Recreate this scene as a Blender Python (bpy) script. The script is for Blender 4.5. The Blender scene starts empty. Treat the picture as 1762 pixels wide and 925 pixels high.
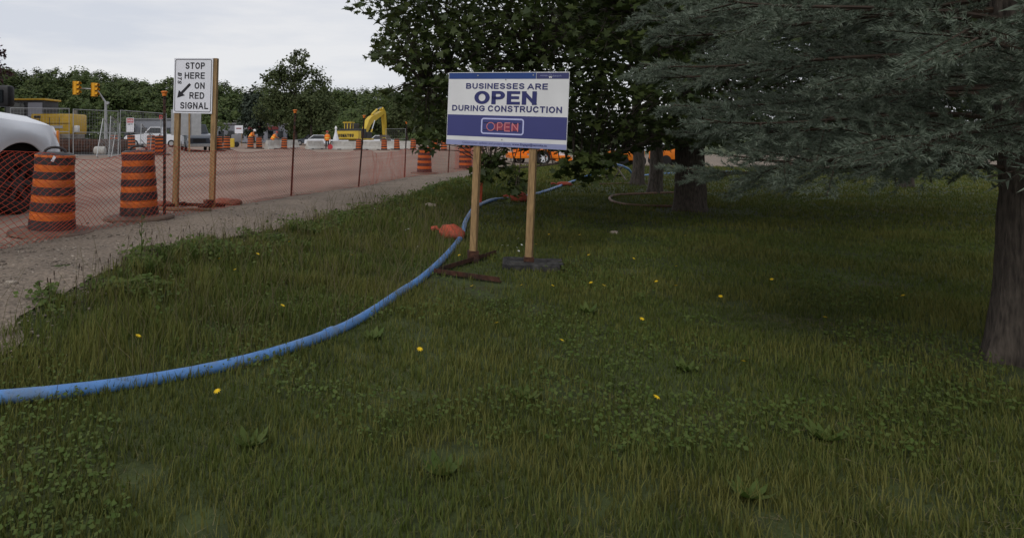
import bpy, bmesh, math, random
import numpy as np
from mathutils import Vector, Matrix, noise

random.seed(7); rng = np.random.default_rng(7)
R = math.radians
SC = bpy.context.scene
COL = SC.collection

# ------------------------------------------------------------------ camera, sky, sun, exposure
F, CX, HY, CAMZ = 1150.0, 600.0, 236.0, 1.5          # focal length, optical axis (photo px), eye height
cam = bpy.data.cameras.new('camera'); camo = bpy.data.objects.new('camera', cam); COL.objects.link(camo)
cam.sensor_width = 36; cam.lens = 36 * F / 1762
cam.shift_x = (881 - CX) / 1762; cam.shift_y = -(462.5 - HY) / 1762
cam.clip_end = 6000; cam.clip_start = 0.05
camo.location = (0, 0, CAMZ); camo.rotation_euler = (R(90), 0, 0)
SC.camera = camo

SUN_EL, SUN_AZ = R(36), R(212)      # azimuth: clockwise from +Y, where the sun stands (behind the camera, to the left)
w = bpy.data.worlds.new('World'); SC.world = w; w.use_nodes = True
nt = w.node_tree; nt.nodes.clear()
def N(t, typ, **kw):
    n = t.nodes.new(typ)
    for k, v in kw.items(): setattr(n, k, v)
    return n
sky = N(nt, 'ShaderNodeTexSky', sky_type='NISHITA', sun_disc=False, sun_elevation=SUN_EL, sun_rotation=SUN_AZ)
tc = N(nt, 'ShaderNodeTexCoord'); mp = N(nt, 'ShaderNodeMapping'); mp.inputs['Scale'].default_value = (1.6, 1.6, 9.0)
n1 = N(nt, 'ShaderNodeTexNoise'); n1.inputs['Scale'].default_value = 1.3; n1.inputs['Detail'].default_value = 7; n1.inputs['Roughness'].default_value = .55
rp = N(nt, 'ShaderNodeValToRGB')
rp.color_ramp.elements[0].position = .40; rp.color_ramp.elements[0].color = (6.7, 7.0, 7.7, 1)
rp.color_ramp.elements[1].position = .58; rp.color_ramp.elements[1].color = (8.3, 8.3, 8.5, 1)
mx = N(nt, 'ShaderNodeMix', data_type='RGBA'); mx.inputs[0].default_value = .93
bg = N(nt, 'ShaderNodeBackground'); bg.inputs['Strength'].default_value = .1
wo = N(nt, 'ShaderNodeOutputWorld')
L = nt.links.new
L(tc.outputs['Generated'], mp.inputs['Vector']); L(mp.outputs[0], n1.inputs['Vector']); L(n1.outputs[0], rp.inputs[0])
L(sky.outputs[0], mx.inputs[6]); L(rp.outputs[0], mx.inputs[7]); L(mx.outputs[2], bg.inputs[0]); L(bg.outputs[0], wo.inputs[0])
sl = bpy.data.lights.new('sun', 'SUN'); sl.energy = 1.0; sl.angle = R(18); sl.color = (1, .96, .9)
so = bpy.data.objects.new('sun', sl); COL.objects.link(so)
sd = Vector((math.sin(SUN_AZ) * math.cos(SUN_EL), math.cos(SUN_AZ) * math.cos(SUN_EL), math.sin(SUN_EL)))
so.rotation_euler = sd.to_track_quat('Z', 'Y').to_euler(); so.location = (0, 0, 30)
vs = SC.view_settings; vs.view_transform = 'Standard'; vs.look = 'None'; vs.exposure = 0.0; vs.gamma = 1; vs.use_curve_mapping = False
SC.render.engine = 'CYCLES'; SC.cycles.use_denoising = True
SC.cycles.max_bounces = 6; SC.cycles.transparent_max_bounces = 8
try: SC.cycles.denoiser = 'OPENIMAGEDENOISE'
except Exception: pass

# ------------------------------------------------------------------ materials
MATS = {}
def mat(name, col, rough=.8, var=.25, scale=6, metal=0, bump=0, bscale=40, stretch=None, tint=None, trans=0,
        col2=None, c2scale=1.5, c2pos=(.45, .6), spec=.3, coat=0, rotz=0):
    """Principled with object-space noise: var = brightness variation, col2 = second colour in patches (dirt, wear)"""
    if name in MATS: return MATS[name]
    m = bpy.data.materials.new(name); m.use_nodes = True; t = m.node_tree; l = t.links.new
    b = t.nodes['Principled BSDF']; out = t.nodes['Material Output']
    b.inputs['Roughness'].default_value = rough; b.inputs['Metallic'].default_value = metal
    b.inputs['Specular IOR Level'].default_value = spec
    if coat: b.inputs['Coat Weight'].default_value = coat; b.inputs['Coat Roughness'].default_value = .08
    co = N(t, 'ShaderNodeTexCoord'); vec = co.outputs['Object']
    if rotz:
        mr0 = N(t, 'ShaderNodeMapping'); mr0.inputs['Rotation'].default_value = (0, 0, -rotz); l(vec, mr0.inputs[0]); vec = mr0.outputs[0]
    if stretch:
        mpn = N(t, 'ShaderNodeMapping'); mpn.inputs['Scale'].default_value = stretch; l(vec, mpn.inputs[0]); vec = mpn.outputs[0]
    no = N(t, 'ShaderNodeTexNoise'); no.inputs['Scale'].default_value = scale; no.inputs['Detail'].default_value = 6; l(vec, no.inputs['Vector'])
    mr = N(t, 'ShaderNodeMapRange'); mr.inputs[1].default_value = .3; mr.inputs[2].default_value = .7
    mr.inputs[3].default_value = 1 - var; mr.inputs[4].default_value = 1 + var; l(no.outputs[0], mr.inputs[0])
    base = N(t, 'ShaderNodeRGB'); base.outputs[0].default_value = (*col, 1); c = base.outputs[0]
    if col2:
        n2 = N(t, 'ShaderNodeTexNoise'); n2.inputs['Scale'].default_value = c2scale; n2.inputs['Detail'].default_value = 8; n2.inputs['Roughness'].default_value = .65
        l(vec, n2.inputs['Vector'])
        m2 = N(t, 'ShaderNodeMapRange'); m2.inputs[1].default_value = c2pos[0]; m2.inputs[2].default_value = c2pos[1]; l(n2.outputs[0], m2.inputs[0])
        mm = N(t, 'ShaderNodeMix', data_type='RGBA'); l(m2.outputs[0], mm.inputs[0]); l(c, mm.inputs[6]); mm.inputs[7].default_value = (*col2, 1); c = mm.outputs[2]
    mu = N(t, 'ShaderNodeMix', data_type='RGBA', blend_type='MULTIPLY'); mu.inputs[0].default_value = 1
    l(c, mu.inputs[6]); l(mr.outputs[0], mu.inputs[7]); c = mu.outputs[2]
    if tint:                                     # per-leaf colour: a FLOAT attribute mixes towards the tint colour
        at = N(t, 'ShaderNodeAttribute', attribute_name='tint')
        mt = N(t, 'ShaderNodeMix', data_type='RGBA'); l(at.outputs['Fac'], mt.inputs[0]); l(c, mt.inputs[6]); mt.inputs[7].default_value = (*tint, 1); c = mt.outputs[2]
    l(c, b.inputs['Base Color'])
    if bump:
        bn = N(t, 'ShaderNodeTexNoise'); bn.inputs['Scale'].default_value = bscale; bn.inputs['Detail'].default_value = 5; l(vec, bn.inputs['Vector'])
        bu = N(t, 'ShaderNodeBump'); bu.inputs['Strength'].default_value = bump; bu.inputs['Distance'].default_value = .02
        l(bn.outputs[0], bu.inputs['Height']); l(bu.outputs[0], b.inputs['Normal'])
    if trans:
        tr = N(t, 'ShaderNodeBsdfTranslucent'); l(c, tr.inputs[0]); ms = N(t, 'ShaderNodeMixShader'); ms.inputs[0].default_value = trans
        l(b.outputs[0], ms.inputs[1]); l(tr.outputs[0], ms.inputs[2]); l(ms.outputs[0], out.inputs[0])
    MATS[name] = m
    return m

M = dict(
    dirt=mat('dirt_road', (.275, .196, .152), .95, .16, .9, bump=.5, bscale=14, col2=(.195, .145, .116), c2scale=.5, c2pos=(.42, .62), stretch=(.10, 1, 1), rotz=math.atan2(.939, .344)),
    gravel=mat('gravel', (.215, .170, .130), .95, .42, 26, bump=.9, bscale=34, col2=(.150, .120, .094), c2scale=.9, c2pos=(.4, .65)),
    soil=mat('lawn_soil', (.046, .060, .018), .95, .35, 5, bump=.8, bscale=30, col2=(.060, .048, .026), c2scale=.8, c2pos=(.56, .72)),
    stone=mat('stone', (.30, .255, .21), .9, .35, 30, tint=(.07, .056, .045), bump=.3),
    grass=mat('grass_blades', (.072, .098, .017), .75, .30, .6, tint=(.155, .152, .038), trans=.3),
    straw=mat('dry_grass_stems', (.125, .108, .050), .8, .3, 3),
    weed=mat('weed_leaf', (.060, .10, .016), .7, .25, 4, tint=(.10, .13, .03), trans=.3),
    yellow_petal=mat('yellow_petal', (.75, .50, .01), .6, .1, 40),
    white_petal=mat('white_petal', (.7, .7, .66), .6, .1, 40),
    orange=mat('barrel_orange', (.56, .128, .018), .55, .12, 8, col2=(.30, .092, .036), c2scale=5, c2pos=(.48, .72), spec=.4),
    orange_clean=mat('barrel_orange_far', (.58, .125, .022), .5, .08, 8),
    black_band=mat('barrel_black_band', (.030, .024, .026), .55, .25, 9, col2=(.085, .06, .05), c2scale=6, c2pos=(.5, .75)),
    rubber=mat('dusty_rubber', (.16, .105, .078), .9, .22, 7, bump=.2, col2=(.10, .068, .055), c2scale=4),
    rubber_black=mat('black_rubber', (.026, .025, .026), .75, .35, 14, bump=.4, col2=(.05, .048, .045), c2scale=7),
    net=mat('orange_net', (.50, .064, .030), .6, .15, 3),
    tpost=mat('dark_steel_post', (.030, .022, .020), .65, .3, 10, metal=.3, col2=(.10, .035, .02), c2scale=5, c2pos=(.48, .7)),
    cap=mat('orange_cap', (.62, .17, .02), .5, .1, 20),
    wood=mat('sawn_timber', (.31, .20, .095), .78, .30, 6, stretch=(16, 16, 1.3), bump=.25, bscale=9, col2=(.19, .12, .06), c2scale=1.6, c2pos=(.48, .64)),
    wood_old=mat('weathered_timber', (.20, .13, .08), .85, .25, 6, stretch=(10, 10, 1.2), bump=.2),
    grey_wood=mat('grey_timber', (.16, .14, .12), .85, .25, 6, stretch=(10, 10, 2)),
    rust=mat('rusty_steel', (.075, .034, .022), .85, .4, 18, metal=.2, bump=.4, col2=(.035, .022, .018), c2scale=5),
    white=mat('sign_white', (.70, .71, .76), .45, .03, 2, spec=.4),
    white2=mat('sign_white_board', (.70, .70, .71), .45, .06, 3, spec=.4),
    black=mat('sign_black', (.014, .013, .018), .5, .1, 5),
    sheet=mat('aluminium_back', (.36, .37, .38), .45, .1, 5, metal=.6),
    navy=mat('print_navy', (.022, .026, .135), .42, .06, 3, spec=.4),
    royal=mat('tape_blue', (.010, .045, .20), .4, .08, 4, spec=.4),
    indigo=mat('print_indigo', (.045, .050, .19), .42, .05, 2, spec=.4),
    indigo_dk=mat('print_indigo_dark', (.032, .036, .14), .42, .05, 2, spec=.4),
    lavender=mat('print_lavender', (.28, .30, .50), .45, .04, 3),
    neonline=mat('print_pale_line', (.50, .52, .80), .45, .04, 3),
    neonred=mat('print_neon_red', (.70, .24, .25), .45, .05, 3),
    neondark=mat('print_neon_shadow', (.27, .045, .085), .45, .05, 3),
    screw=mat('screw_steel', (.3, .3, .3), .4, .1, 5, metal=.8),
    hose=mat('blue_pipe', (.085, .21, .47), .5, .15, 5, col2=(.13, .16, .19), c2scale=4, c2pos=(.50, .72), bump=.1, spec=.4),
    tape=mat('white_tape', (.62, .64, .68), .5, .1, 5),
    tan_hose=mat('tan_tube', (.20, .12, .085), .7, .2, 5),
    bag=mat('orange_sandbag', (.44, .085, .045), .8, .2, 9, bump=.6, bscale=60, col2=(.30, .075, .05), c2scale=6),
    bag_dirty=mat('dirty_sandbag', (.25, .085, .055), .85, .25, 9, bump=.6, bscale=60, col2=(.17, .09, .065), c2scale=6),
    stake=mat('orange_stake', (.55, .095, .045), .7, .15, 8),
    bark=mat('bark', (.070, .057, .047), .95, .50, 9, stretch=(5, 5, 1), bump=1.0, bscale=9),
    bark_pale=mat('bark_grey', (.115, .095, .080), .95, .40, 9, stretch=(5, 5, 1), bump=1.0, bscale=9, col2=(.07, .06, .05), c2scale=3),
    maple=mat('maple_leaf', (.034, .054, .014), .55, .15, 1, tint=(.072, .095, .022), trans=.34, spec=.35),
    maroon=mat('maroon_leaf', (.030, .012, .014), .6, .2, 1, tint=(.055, .02, .02), trans=.2),
    forest=mat('forest_leaf', (.046, .072, .020), .8, .25, .05, tint=(.092, .115, .034), trans=.2),
    forest2=mat('airy_leaf', (.060, .082, .030), .8, .2, .1, tint=(.10, .12, .048), trans=.3),
    conifer=mat('conifer_leaf', (.030, .045, .030), .8, .2, .1, tint=(.05, .065, .045), trans=.1),
    spruce=mat('spruce_needle', (.085, .115, .082), .6, .15, 2, tint=(.17, .20, .15), trans=.12),
    twig=mat('twig', (.050, .034, .024), .9, .2, 8),
    truck=mat('truck_paint', (.58, .60, .65), .28, .03, 2, spec=.5, coat=.6),
    trim=mat('black_plastic', (.016, .016, .018), .5, .15, 6),
    tyre=mat('tyre', (.018, .017, .017), .85, .25, 12, bump=.3),
    rim=mat('alloy_rim', (.40, .40, .40), .35, .12, 8, metal=.8),
    liner=mat('wheel_well', (.008, .007, .007), .95, .2, 6),
    glass=mat('dark_glass', (.012, .015, .017), .06, .05, 2, spec=.6),
    lens=mat('red_lens', (.40, .02, .02), .25, .1, 4), amber=mat('amber_lens', (.7, .22, .03), .3, .1, 4), lamp=mat('headlamp', (.6, .6, .58), .2, .1, 4),
    cat=mat('machine_yellow', (.46, .285, .022), .45, .12, 4, col2=(.36, .24, .05), c2scale=2, c2pos=(.55, .8)),
    cat2=mat('excavator_yellow', (.55, .385, .045), .5, .10, 2, col2=(.38, .28, .07), c2scale=2, c2pos=(.55, .8)),
    machine_dark=mat('machine_dark', (.028, .029, .031), .6, .3, 5),
    steel=mat('bare_steel', (.20, .19, .17), .5, .25, 5, metal=.5, col2=(.13, .10, .08), c2scale=3),
    galv=mat('galvanised', (.30, .31, .32), .5, .12, 8, metal=.5),
    concrete=mat('pale_concrete', (.46, .45, .42), .9, .10, 2, bump=.2, col2=(.36, .34, .31), c2scale=1.5),
    signal=mat('signal_yellow', (.62, .30, .012), .5, .08, 5),
    wallgrey=mat('building_grey', (.26, .27, .31), .85, .06, .4), walltan=mat('building_tan', (.36, .34, .30), .85, .06, .4),
    redsign=mat('red_fascia', (.22, .05, .05), .7, .12, 2), roofgrey=mat('roof_grey', (.20, .20, .21), .8, .1, .5),
    carwhite=mat('car_white', (.66, .68, .72), .3, .03, 2, coat=.5), carblue=mat('car_slate', (.045, .055, .075), .3, .05, 2, coat=.5),
    hivis=mat('hivis_orange', (.85, .22, .02), .7, .08, 20), hivisy=mat('hivis_stripe', (.75, .70, .15), .6, .05, 20),
    cloth=mat('dark_trousers', (.030, .032, .042), .9, .2, 14), shirt=mat('work_shirt', (.42, .15, .05), .9, .15, 14), skin=mat('skin', (.40, .23, .16), .6, .1, 10),
    hatw=mat('helmet_white', (.72, .72, .72), .35, .04, 4), hatr=mat('helmet_red', (.30, .035, .03), .35, .06, 4), boot=mat('boot', (.03, .024, .018), .8, .2, 10),
    paddle=mat('paddle_red', (.45, .05, .07), .5, .06, 6), dred=mat('danger_red', (.45, .045, .05), .5, .05, 6),
    trailer=mat('trailer_orange', (.74, .19, .012), .42, .08, 4, col2=(.50, .13, .02), c2scale=3, c2pos=(.55, .8)),
)

# ------------------------------------------------------------------ ground shape
P0 = np.array((-2.85, 10.35)); T = np.array((.344, .939)); NL = np.array((-.939, .344))
def sst(a, b, x):
    t = np.clip((x - a) / (b - a), 0, 1); return t * t * (3 - 2 * t)
def hz(X, Y):
    X = np.asarray(X, float); Y = np.asarray(Y, float)
    s = (X - P0[0]) * NL[0] + (Y - P0[1]) * NL[1]
    zf = .25 - .15 * sst(9, 25, Y)
    zroad = .28 + .30 * sst(0, -14, X)
    left = zf + (zroad - zf) * sst(0, 4, s)
    right = zf + (-.08 - zf) * sst(-1.2, -4.6, s)
    right = right + .10 * sst(24, 34, Y) * sst(-3, -6, s)
    z = np.where(s > 0, left, right)
    r = np.hypot(X, Y)
    return z * (1 - sst(150, 400, r))
def h1(x, y): return float(hz(x, y))
def gp(x, y, dz=0):
    """photo pixel -> point on the ground"""
    z = .2
    for _ in range(30):
        d = F * (CAMZ - z) / max(y - HY, 1.0); X = (x - CX) / F * d; z2 = h1(X, d); z = .5 * z + .5 * z2
    return Vector((X, d, z + dz))
def at(x, y, d): return Vector(((x - CX) / F * d, d, CAMZ - (y - HY) / F * d))

# ------------------------------------------------------------------ mesh tools
def link(name, me, m, parent=None):
    o = bpy.data.objects.new(name, me); COL.objects.link(o)
    if m and not me.materials: me.materials.append(m)
    if parent is not None: o.parent = parent
    return o
def np_mesh(name, V, Fc, m, parent=None, tint=None, smooth=False):
    me = bpy.data.meshes.new(name); V = np.asarray(V, np.float32); Fc = np.asarray(Fc, np.int32); k = Fc.shape[1]
    me.vertices.add(len(V)); me.vertices.foreach_set('co', V.ravel())
    me.loops.add(Fc.size); me.loops.foreach_set('vertex_index', Fc.ravel())
    me.polygons.add(len(Fc)); me.polygons.foreach_set('loop_start', np.arange(0, Fc.size, k, dtype=np.int32))
    if smooth: me.polygons.foreach_set('use_smooth', np.ones(len(Fc), bool))
    me.update(calc_edges=True)
    if tint is not None:
        a = me.attributes.new('tint', 'FLOAT', 'POINT'); a.data.foreach_set('value', np.asarray(tint, np.float32))
    return link(name, me, m, parent)
class MB:
    def __init__(s): s.v = []; s.f = []; s.sm = False
    def add(s, vs, fs):
        b = len(s.v); s.v += [Vector(v) for v in vs]; s.f += [tuple(i + b for i in f) for f in fs]; return s
    def box(s, c, d, rot=None, bev=0.0):
        c = Vector(c); x, y, z = d[0] / 2, d[1] / 2, d[2] / 2; rm = rot.to_3x3() if rot is not None else Matrix.Identity(3)
        b = min(bev, x * .45, y * .45, z * .45)
        if b <= 0:
            vs = [c + rm @ Vector((i * x, j * y, k * z)) for k in (-1, 1) for j in (-1, 1) for i in (-1, 1)]
            return s.add(vs, [(0, 2, 3, 1), (4, 5, 7, 6), (0, 1, 5, 4), (2, 6, 7, 3), (0, 4, 6, 2), (1, 3, 7, 5)])
        bm = bmesh.new(); bmesh.ops.create_cube(bm, size=1)
        for v in bm.verts: v.co = Vector((v.co.x * 2 * x, v.co.y * 2 * y, v.co.z * 2 * z))
        bmesh.ops.bevel(bm, geom=bm.edges[:], offset=b, segments=2, affect='EDGES', profile=.5)
        bm.verts.index_update(); s.add([c + rm @ v.co for v in bm.verts], [[v.index for v in f.verts] for f in bm.faces]); bm.free(); return s
    def bar(s, a, b, wx, wy=None, up=(0, 0, 1), bev=0):
        a, b = Vector(a), Vector(b); d = b - a; z = d.normalized(); u = Vector(up)
        if abs(z.dot(u)) > .98: u = Vector((0, 1, 0))
        x = u.cross(z).normalized(); y = z.cross(x)
        return s.box((a + b) / 2, (wx, wy or wx, d.length), Matrix((x, y, z)).transposed(), bev)
    def tube(s, pts, r, n=8, caps=True, closed=False):
        pts = [Vector(p) for p in pts]; k = len(pts); rs = r if isinstance(r, (list, tuple)) else [r] * k
        base = len(s.v); prev = None
        for i, p in enumerate(pts):
            t = (pts[min(i + 1, k - 1)] - pts[max(i - 1, 0)]).normalized()
            if prev is None:
                u = Vector((0, 0, 1)) if abs(t.z) < .9 else Vector((1, 0, 0)); x = u.cross(t).normalized()
            else: x = (prev - t * prev.dot(t)).normalized()
            prev = x; y = t.cross(x)
            s.v += [p + (x * math.cos(2 * math.pi * j / n) + y * math.sin(2 * math.pi * j / n)) * rs[i] for j in range(n)]
        for i in range(k - 1):
            for j in range(n):
                a = base + i * n + j; b = base + i * n + (j + 1) % n; s.f.append((a, b, b + n, a + n))
        if caps: s.f.append(tuple(base + j for j in range(n))[::-1]); s.f.append(tuple(base + (k - 1) * n + j for j in range(n)))
        return s
    def lathe(s, prof, n=24, c=(0, 0, 0), axis='z', capb=True, capt=True):
        c = Vector(c); base = len(s.v)
        def P(r, h, a):
            q = Vector((r * math.cos(a), r * math.sin(a), h))
            return c + (q if axis == 'z' else Vector((q.x, q.z, q.y)) if axis == 'y' else Vector((q.z, q.x, q.y)))
        for r, h in prof: s.v += [P(r, h, 2 * math.pi * j / n) for j in range(n)]
        for i in range(len(prof) - 1):
            for j in range(n):
                a = base + i * n + j; b = base + i * n + (j + 1) % n; s.f.append((a, b, b + n, a + n))
        if capb: s.f.append(tuple(base + j for j in range(n))[::-1])
        if capt: s.f.append(tuple(base + (len(prof) - 1) * n + j for j in range(n)))
        return s
    def prism(s, pts, y0, y1):
        """outline in x,z extruded in y"""
        n = len(pts); s.add([(p[0], y0, p[1]) for p in pts] + [(p[0], y1, p[1]) for p in pts],
            [tuple(range(n)), tuple(range(2 * n - 1, n - 1, -1))] + [(i, i + n, (i + 1) % n + n, (i + 1) % n) for i in range(n)]); return s
    def grid(s, rows):
        b = len(s.v); nr, nc = len(rows), len(rows[0])
        for r in rows: s.v += [Vector(p) for p in r]
        for i in range(nr - 1):
            for j in range(nc - 1): a = b + i * nc + j; s.f.append((a, a + 1, a + nc + 1, a + nc))
        return s
    def xf(s, mtx): s.v = [mtx @ v for v in s.v]; return s
    def build(s, name, m, parent=None, smooth=False, fix=True):
        me = bpy.data.meshes.new(name); me.from_pydata([tuple(v) for v in s.v], [], s.f)
        if fix:
            bm = bmesh.new(); bm.from_mesh(me); bmesh.ops.recalc_face_normals(bm, faces=bm.faces[:]); bm.to_mesh(me); bm.free()
        me.update()
        o = link(name, me, m, parent)
        if smooth:
            me.polygons.foreach_set('use_smooth', [True] * len(me.polygons))
            try: me.set_sharp_from_angle(angle=R(38))
            except Exception: pass
        return o
def tag(o, label, cat, group=None):
    o['label'] = label; o['category'] = cat
    if group: o['group'] = group
    return o
def kind(o, k): o['kind'] = k; return o
def empty(name, loc, rz=0, label=None, cat=None, group=None, rot=None):
    o = bpy.data.objects.new(name, None); COL.objects.link(o); o.location = loc
    o.rotation_euler = rot if rot else (0, 0, rz); o.empty_display_size = .1
    if label: tag(o, label, cat, group)
    return o
def copy_tree(o, loc=None, rz=None, label=None, parent=None):
    c = o.copy(); COL.objects.link(c)
    if parent is not None: c.parent = parent
    if loc is not None: c.location = loc
    if rz is not None: c.rotation_euler = (0, 0, rz)
    if label: c['label'] = label
    for ch in list(o.children): copy_tree(ch, parent=c)
    return c
def smooth_path(pts, k=6):
    pts = [Vector(p) for p in pts]; P = [pts[0]] + pts + [pts[-1]]; out = []
    for i in range(1, len(P) - 2):
        for j in range(k):
            t = j / k; a, b, c, d = P[i - 1], P[i], P[i + 1], P[i + 2]
            out.append(.5 * ((2 * b) + (c - a) * t + (2 * a - 5 * b + 4 * c - d) * t * t + (3 * b - a - 3 * c + d) * t ** 3))
    return out + [pts[-1]]
def text_mesh(name, txt, x0, x1, z0, z1, m, parent, y=-.0, bold=.0, rot=0, shear=0):
    """flat letters fitted into the box x0..x1, z0..z1 of a sign's face (local x right, z up, faces -y)"""
    cu = bpy.data.curves.new('t', 'FONT'); cu.body = txt; cu.size = 1; cu.offset = bold; cu.resolution_u = 4; cu.space_character = 1.0 + bold * 1.6; cu.shear = shear; cu.fill_mode = 'FRONT'
    o = bpy.data.objects.new('t', cu); COL.objects.link(o)
    bpy.context.view_layer.update(); dg = bpy.context.evaluated_depsgraph_get()
    me = bpy.data.meshes.new_from_object(o.evaluated_get(dg)); bpy.data.objects.remove(o); bpy.data.curves.remove(cu)
    V = np.empty(len(me.vertices) * 3, np.float32); me.vertices.foreach_get('co', V); V = V.reshape(-1, 3)
    if rot: V = np.stack([V[:, 1], -V[:, 0], V[:, 2]], 1)
    a, b = V.min(0), V.max(0); W = np.zeros_like(V)
    W[:, 0] = x0 + (V[:, 0] - a[0]) / (b[0] - a[0]) * (x1 - x0); W[:, 2] = z0 + (V[:, 1] - a[1]) / (b[1] - a[1]) * (z1 - z0); W[:, 1] = y
    me.vertices.foreach_set('co', W.ravel()); me.update(); me.materials.clear()
    return link(name, me, m, parent)
def arc(cx, cy, rx, ry, a0, a1, n=14): return [(cx + rx * math.cos(R(a0 + (a1 - a0) * i / n)), cy + ry * math.sin(R(a0 + (a1 - a0) * i / n))) for i in range(n + 1)]
GL = {'A': (.95, [[(0, 0), (.47, 1)], [(1, 0), (.53, 1)], [(.2, .30), (.8, .30)]]), 'B': (.82, [[(.55, .53), (0, .53), (0, 1), (.55, 1)] + arc(.55, .765, .36, .235, 90, -90), [(0, .53), (0, 0), (.6, 0)] + arc(.6, .265, .40, .265, -90, 90)]),
      'C': (.88, [arc(.52, .5, .52, .5, 42, 318, 20)]), 'D': (.86, [[(0, .5), (0, 1), (.42, 1)] + arc(.42, .5, .58, .5, 90, -90, 18) + [(0, 0), (0, .5)]]), 'E': (.72, [[(1, 1), (0, 1), (0, 0), (1, 0)], [(0, .52), (.9, .52)]]),
      'G': (.92, [arc(.52, .5, .52, .5, 42, 335, 20) + [(1.0, .46), (.56, .46)]]), 'H': (.82, [[(0, 0), (0, 1)], [(1, 0), (1, 1)], [(0, .52), (1, .52)]]), 'I': (.001, [[(0, 0), (0, 1)]]), 'K': (.85, [[(0, 0), (0, 1)], [(1, 1), (0, .36)], [(.33, .57), (1, 0)]]), 'L': (.68, [[(0, 1), (0, 0), (1, 0)]]),
      'M': (.98, [[(0, 0), (0, 1)], [(1, 0), (1, 1)], [(.04, 1), (.5, .15)], [(.96, 1), (.5, .15)]]), 'N': (.82, [[(0, 0), (0, 1)], [(1, 0), (1, 1)], [(.03, 1), (.97, 0)]]), 'O': (.95, [arc(.5, .5, .5, .5, 90, 450, 26)]), 'P': (.76, [[(0, 0), (0, 1), (.58, 1)] + arc(.58, .73, .42, .27, 90, -90) + [(0, .46)]]),
      'R': (.80, [[(0, 0), (0, 1), (.58, 1)] + arc(.58, .74, .40, .26, 90, -90) + [(0, .48)], [(.5, .48), (1, 0)]]), 'S': (.78, [arc(.5, .755, .46, .245, 28, 270, 14) + arc(.5, .255, .50, .255, 90, -155, 14)]), 'T': (.78, [[(0, 1), (1, 1)], [(.5, 1), (.5, 0)]]), 'U': (.82, [[(0, 1), (0, .38)] + arc(.5, .38, .5, .38, 180, 360, 14) + [(1, 1)]])}
def signword(txt, x0, x1, z0, z1, m, parent, y, wt, gap=.30, slant=0, turn=False, name='lettering', ax=1.0):
    """plain sign-painter capitals built from strokes of one weight, fitted to a box; wt = stroke / letter height"""
    if turn: bw, bh = z1 - z0, x1 - x0
    else: bw, bh = x1 - x0, z1 - z0
    bw /= ax; t = wt * bh; tot = sum(GL[c][0] for c in txt); nat = bh * .82 * tot + len(txt) * t + (len(txt) - 1) * gap * bh * .6; kx = (bw - len(txt) * t) / (nat - len(txt) * t); mb = MB(); x = t / 2; li = 0
    for c in txt:
        gw, lines = GL[c]; w_ = gw * bh * .82 * kx
        for ln in lines:
            P = [Vector((x + q[0] * w_, t / 2 + q[1] * (bh - t))) for q in ln]; P = [p for i, p in enumerate(P) if i == 0 or (p - P[i - 1]).length > 1e-5]
            clo = (P[0] - P[-1]).length < 1e-4; n = len(P); row = []
            for i in range(n):
                a = P[i] - P[i - 1] if i else (P[-1] - P[-2] if clo else P[1] - P[0]); b = P[i + 1] - P[i] if i < n - 1 else (P[1] - P[0] if clo else P[-1] - P[-2])
                a, b = a.normalized(), b.normalized(); na, nb_ = Vector((-a.y, a.x)), Vector((-b.y, b.x)); mi = na + nb_; mi = mi.normalized() if mi.length > 1e-3 else na; k = min(1.7, 1 / max(mi.dot(nb_), .3)); e = Vector((0, 0))
                if not clo and i in (0, n - 1): e = (-b if i == 0 else a) * t * (.5 if abs(b.x) > .99 or abs(b.y) > .99 else .6)
                row.append((P[i] + e + mi * t / 2 * k, P[i] + e - mi * t / 2 * k))
            pts = []
            for l_, r_ in row: pts += [l_, r_]
            pts = [Vector(((p.x + slant * p.y) * ax, min(max(p.y, 0), bh))) for p in pts]
            W = [((x0 + p.y) if turn else x0 + p.x, y - li * .00012, (z1 - p.x) if turn else z0 + p.y) for p in pts]
            mb.add(W, [(2 * i, 2 * i + 1, 2 * i + 3, 2 * i + 2) for i in range(n - 1)]); li = (li + 1) % 3
        x += w_ + t + gap * bh * .6 * kx
    return mb.build(name, m, parent, fix=False)
def homog(src, dst):
    A = []; b = []
    for (x, y), (u, v) in zip(src, dst):
        A += [[x, y, 1, 0, 0, 0, -u * x, -u * y], [0, 0, 0, x, y, 1, -v * x, -v * y]]; b += [u, v]
    h = np.append(np.linalg.solve(np.array(A, float), np.array(b, float)), 1).reshape(3, 3)
    def f(x, y): q = h @ np.array((x, y, 1.)); return q[0] / q[2], q[1] / q[2]
    return f

# ------------------------------------------------------------------ ground sheets
def ground_edge_n(a, b, sc=.8): return noise.noise(Vector((a * sc, b * sc, 3.1)))
rad = np.concatenate([[.05], np.geomspace(.8, 60, 150), np.geomspace(64, 4500, 34)]); ang = np.linspace(0, 2 * np.pi, 241)
rr, aa = np.meshgrid(rad, ang, indexing='ij'); GX, GY = rr * np.sin(aa), rr * np.cos(aa)
GS = (GX - P0[0]) * NL[0] + (GY - P0[1]) * NL[1]
GZ = hz(GX, GY) - .05 * sst(-1.2, -.6, GS) - .05 * sst(34.5, 36, GY) * (GX > 5)
GZ = GZ + np.array([.025 * noise.noise(Vector((x * .5, y * .5, 0))) if r < 40 else 0 for x, y, r in zip(GX.ravel(), GY.ravel(), rr.ravel())]).reshape(GX.shape)
nr, nc = GX.shape; idx = np.arange(nr * nc).reshape(nr, nc)
Fg = np.stack([idx[:-1, :-1], idx[1:, :-1], idx[1:, 1:], idx[:-1, 1:]], -1).reshape(-1, 4)
ground = kind(np_mesh('ground', np.stack([GX, GY, GZ], -1).reshape(-1, 3), Fg, M['soil'], smooth=True), 'structure')

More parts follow.
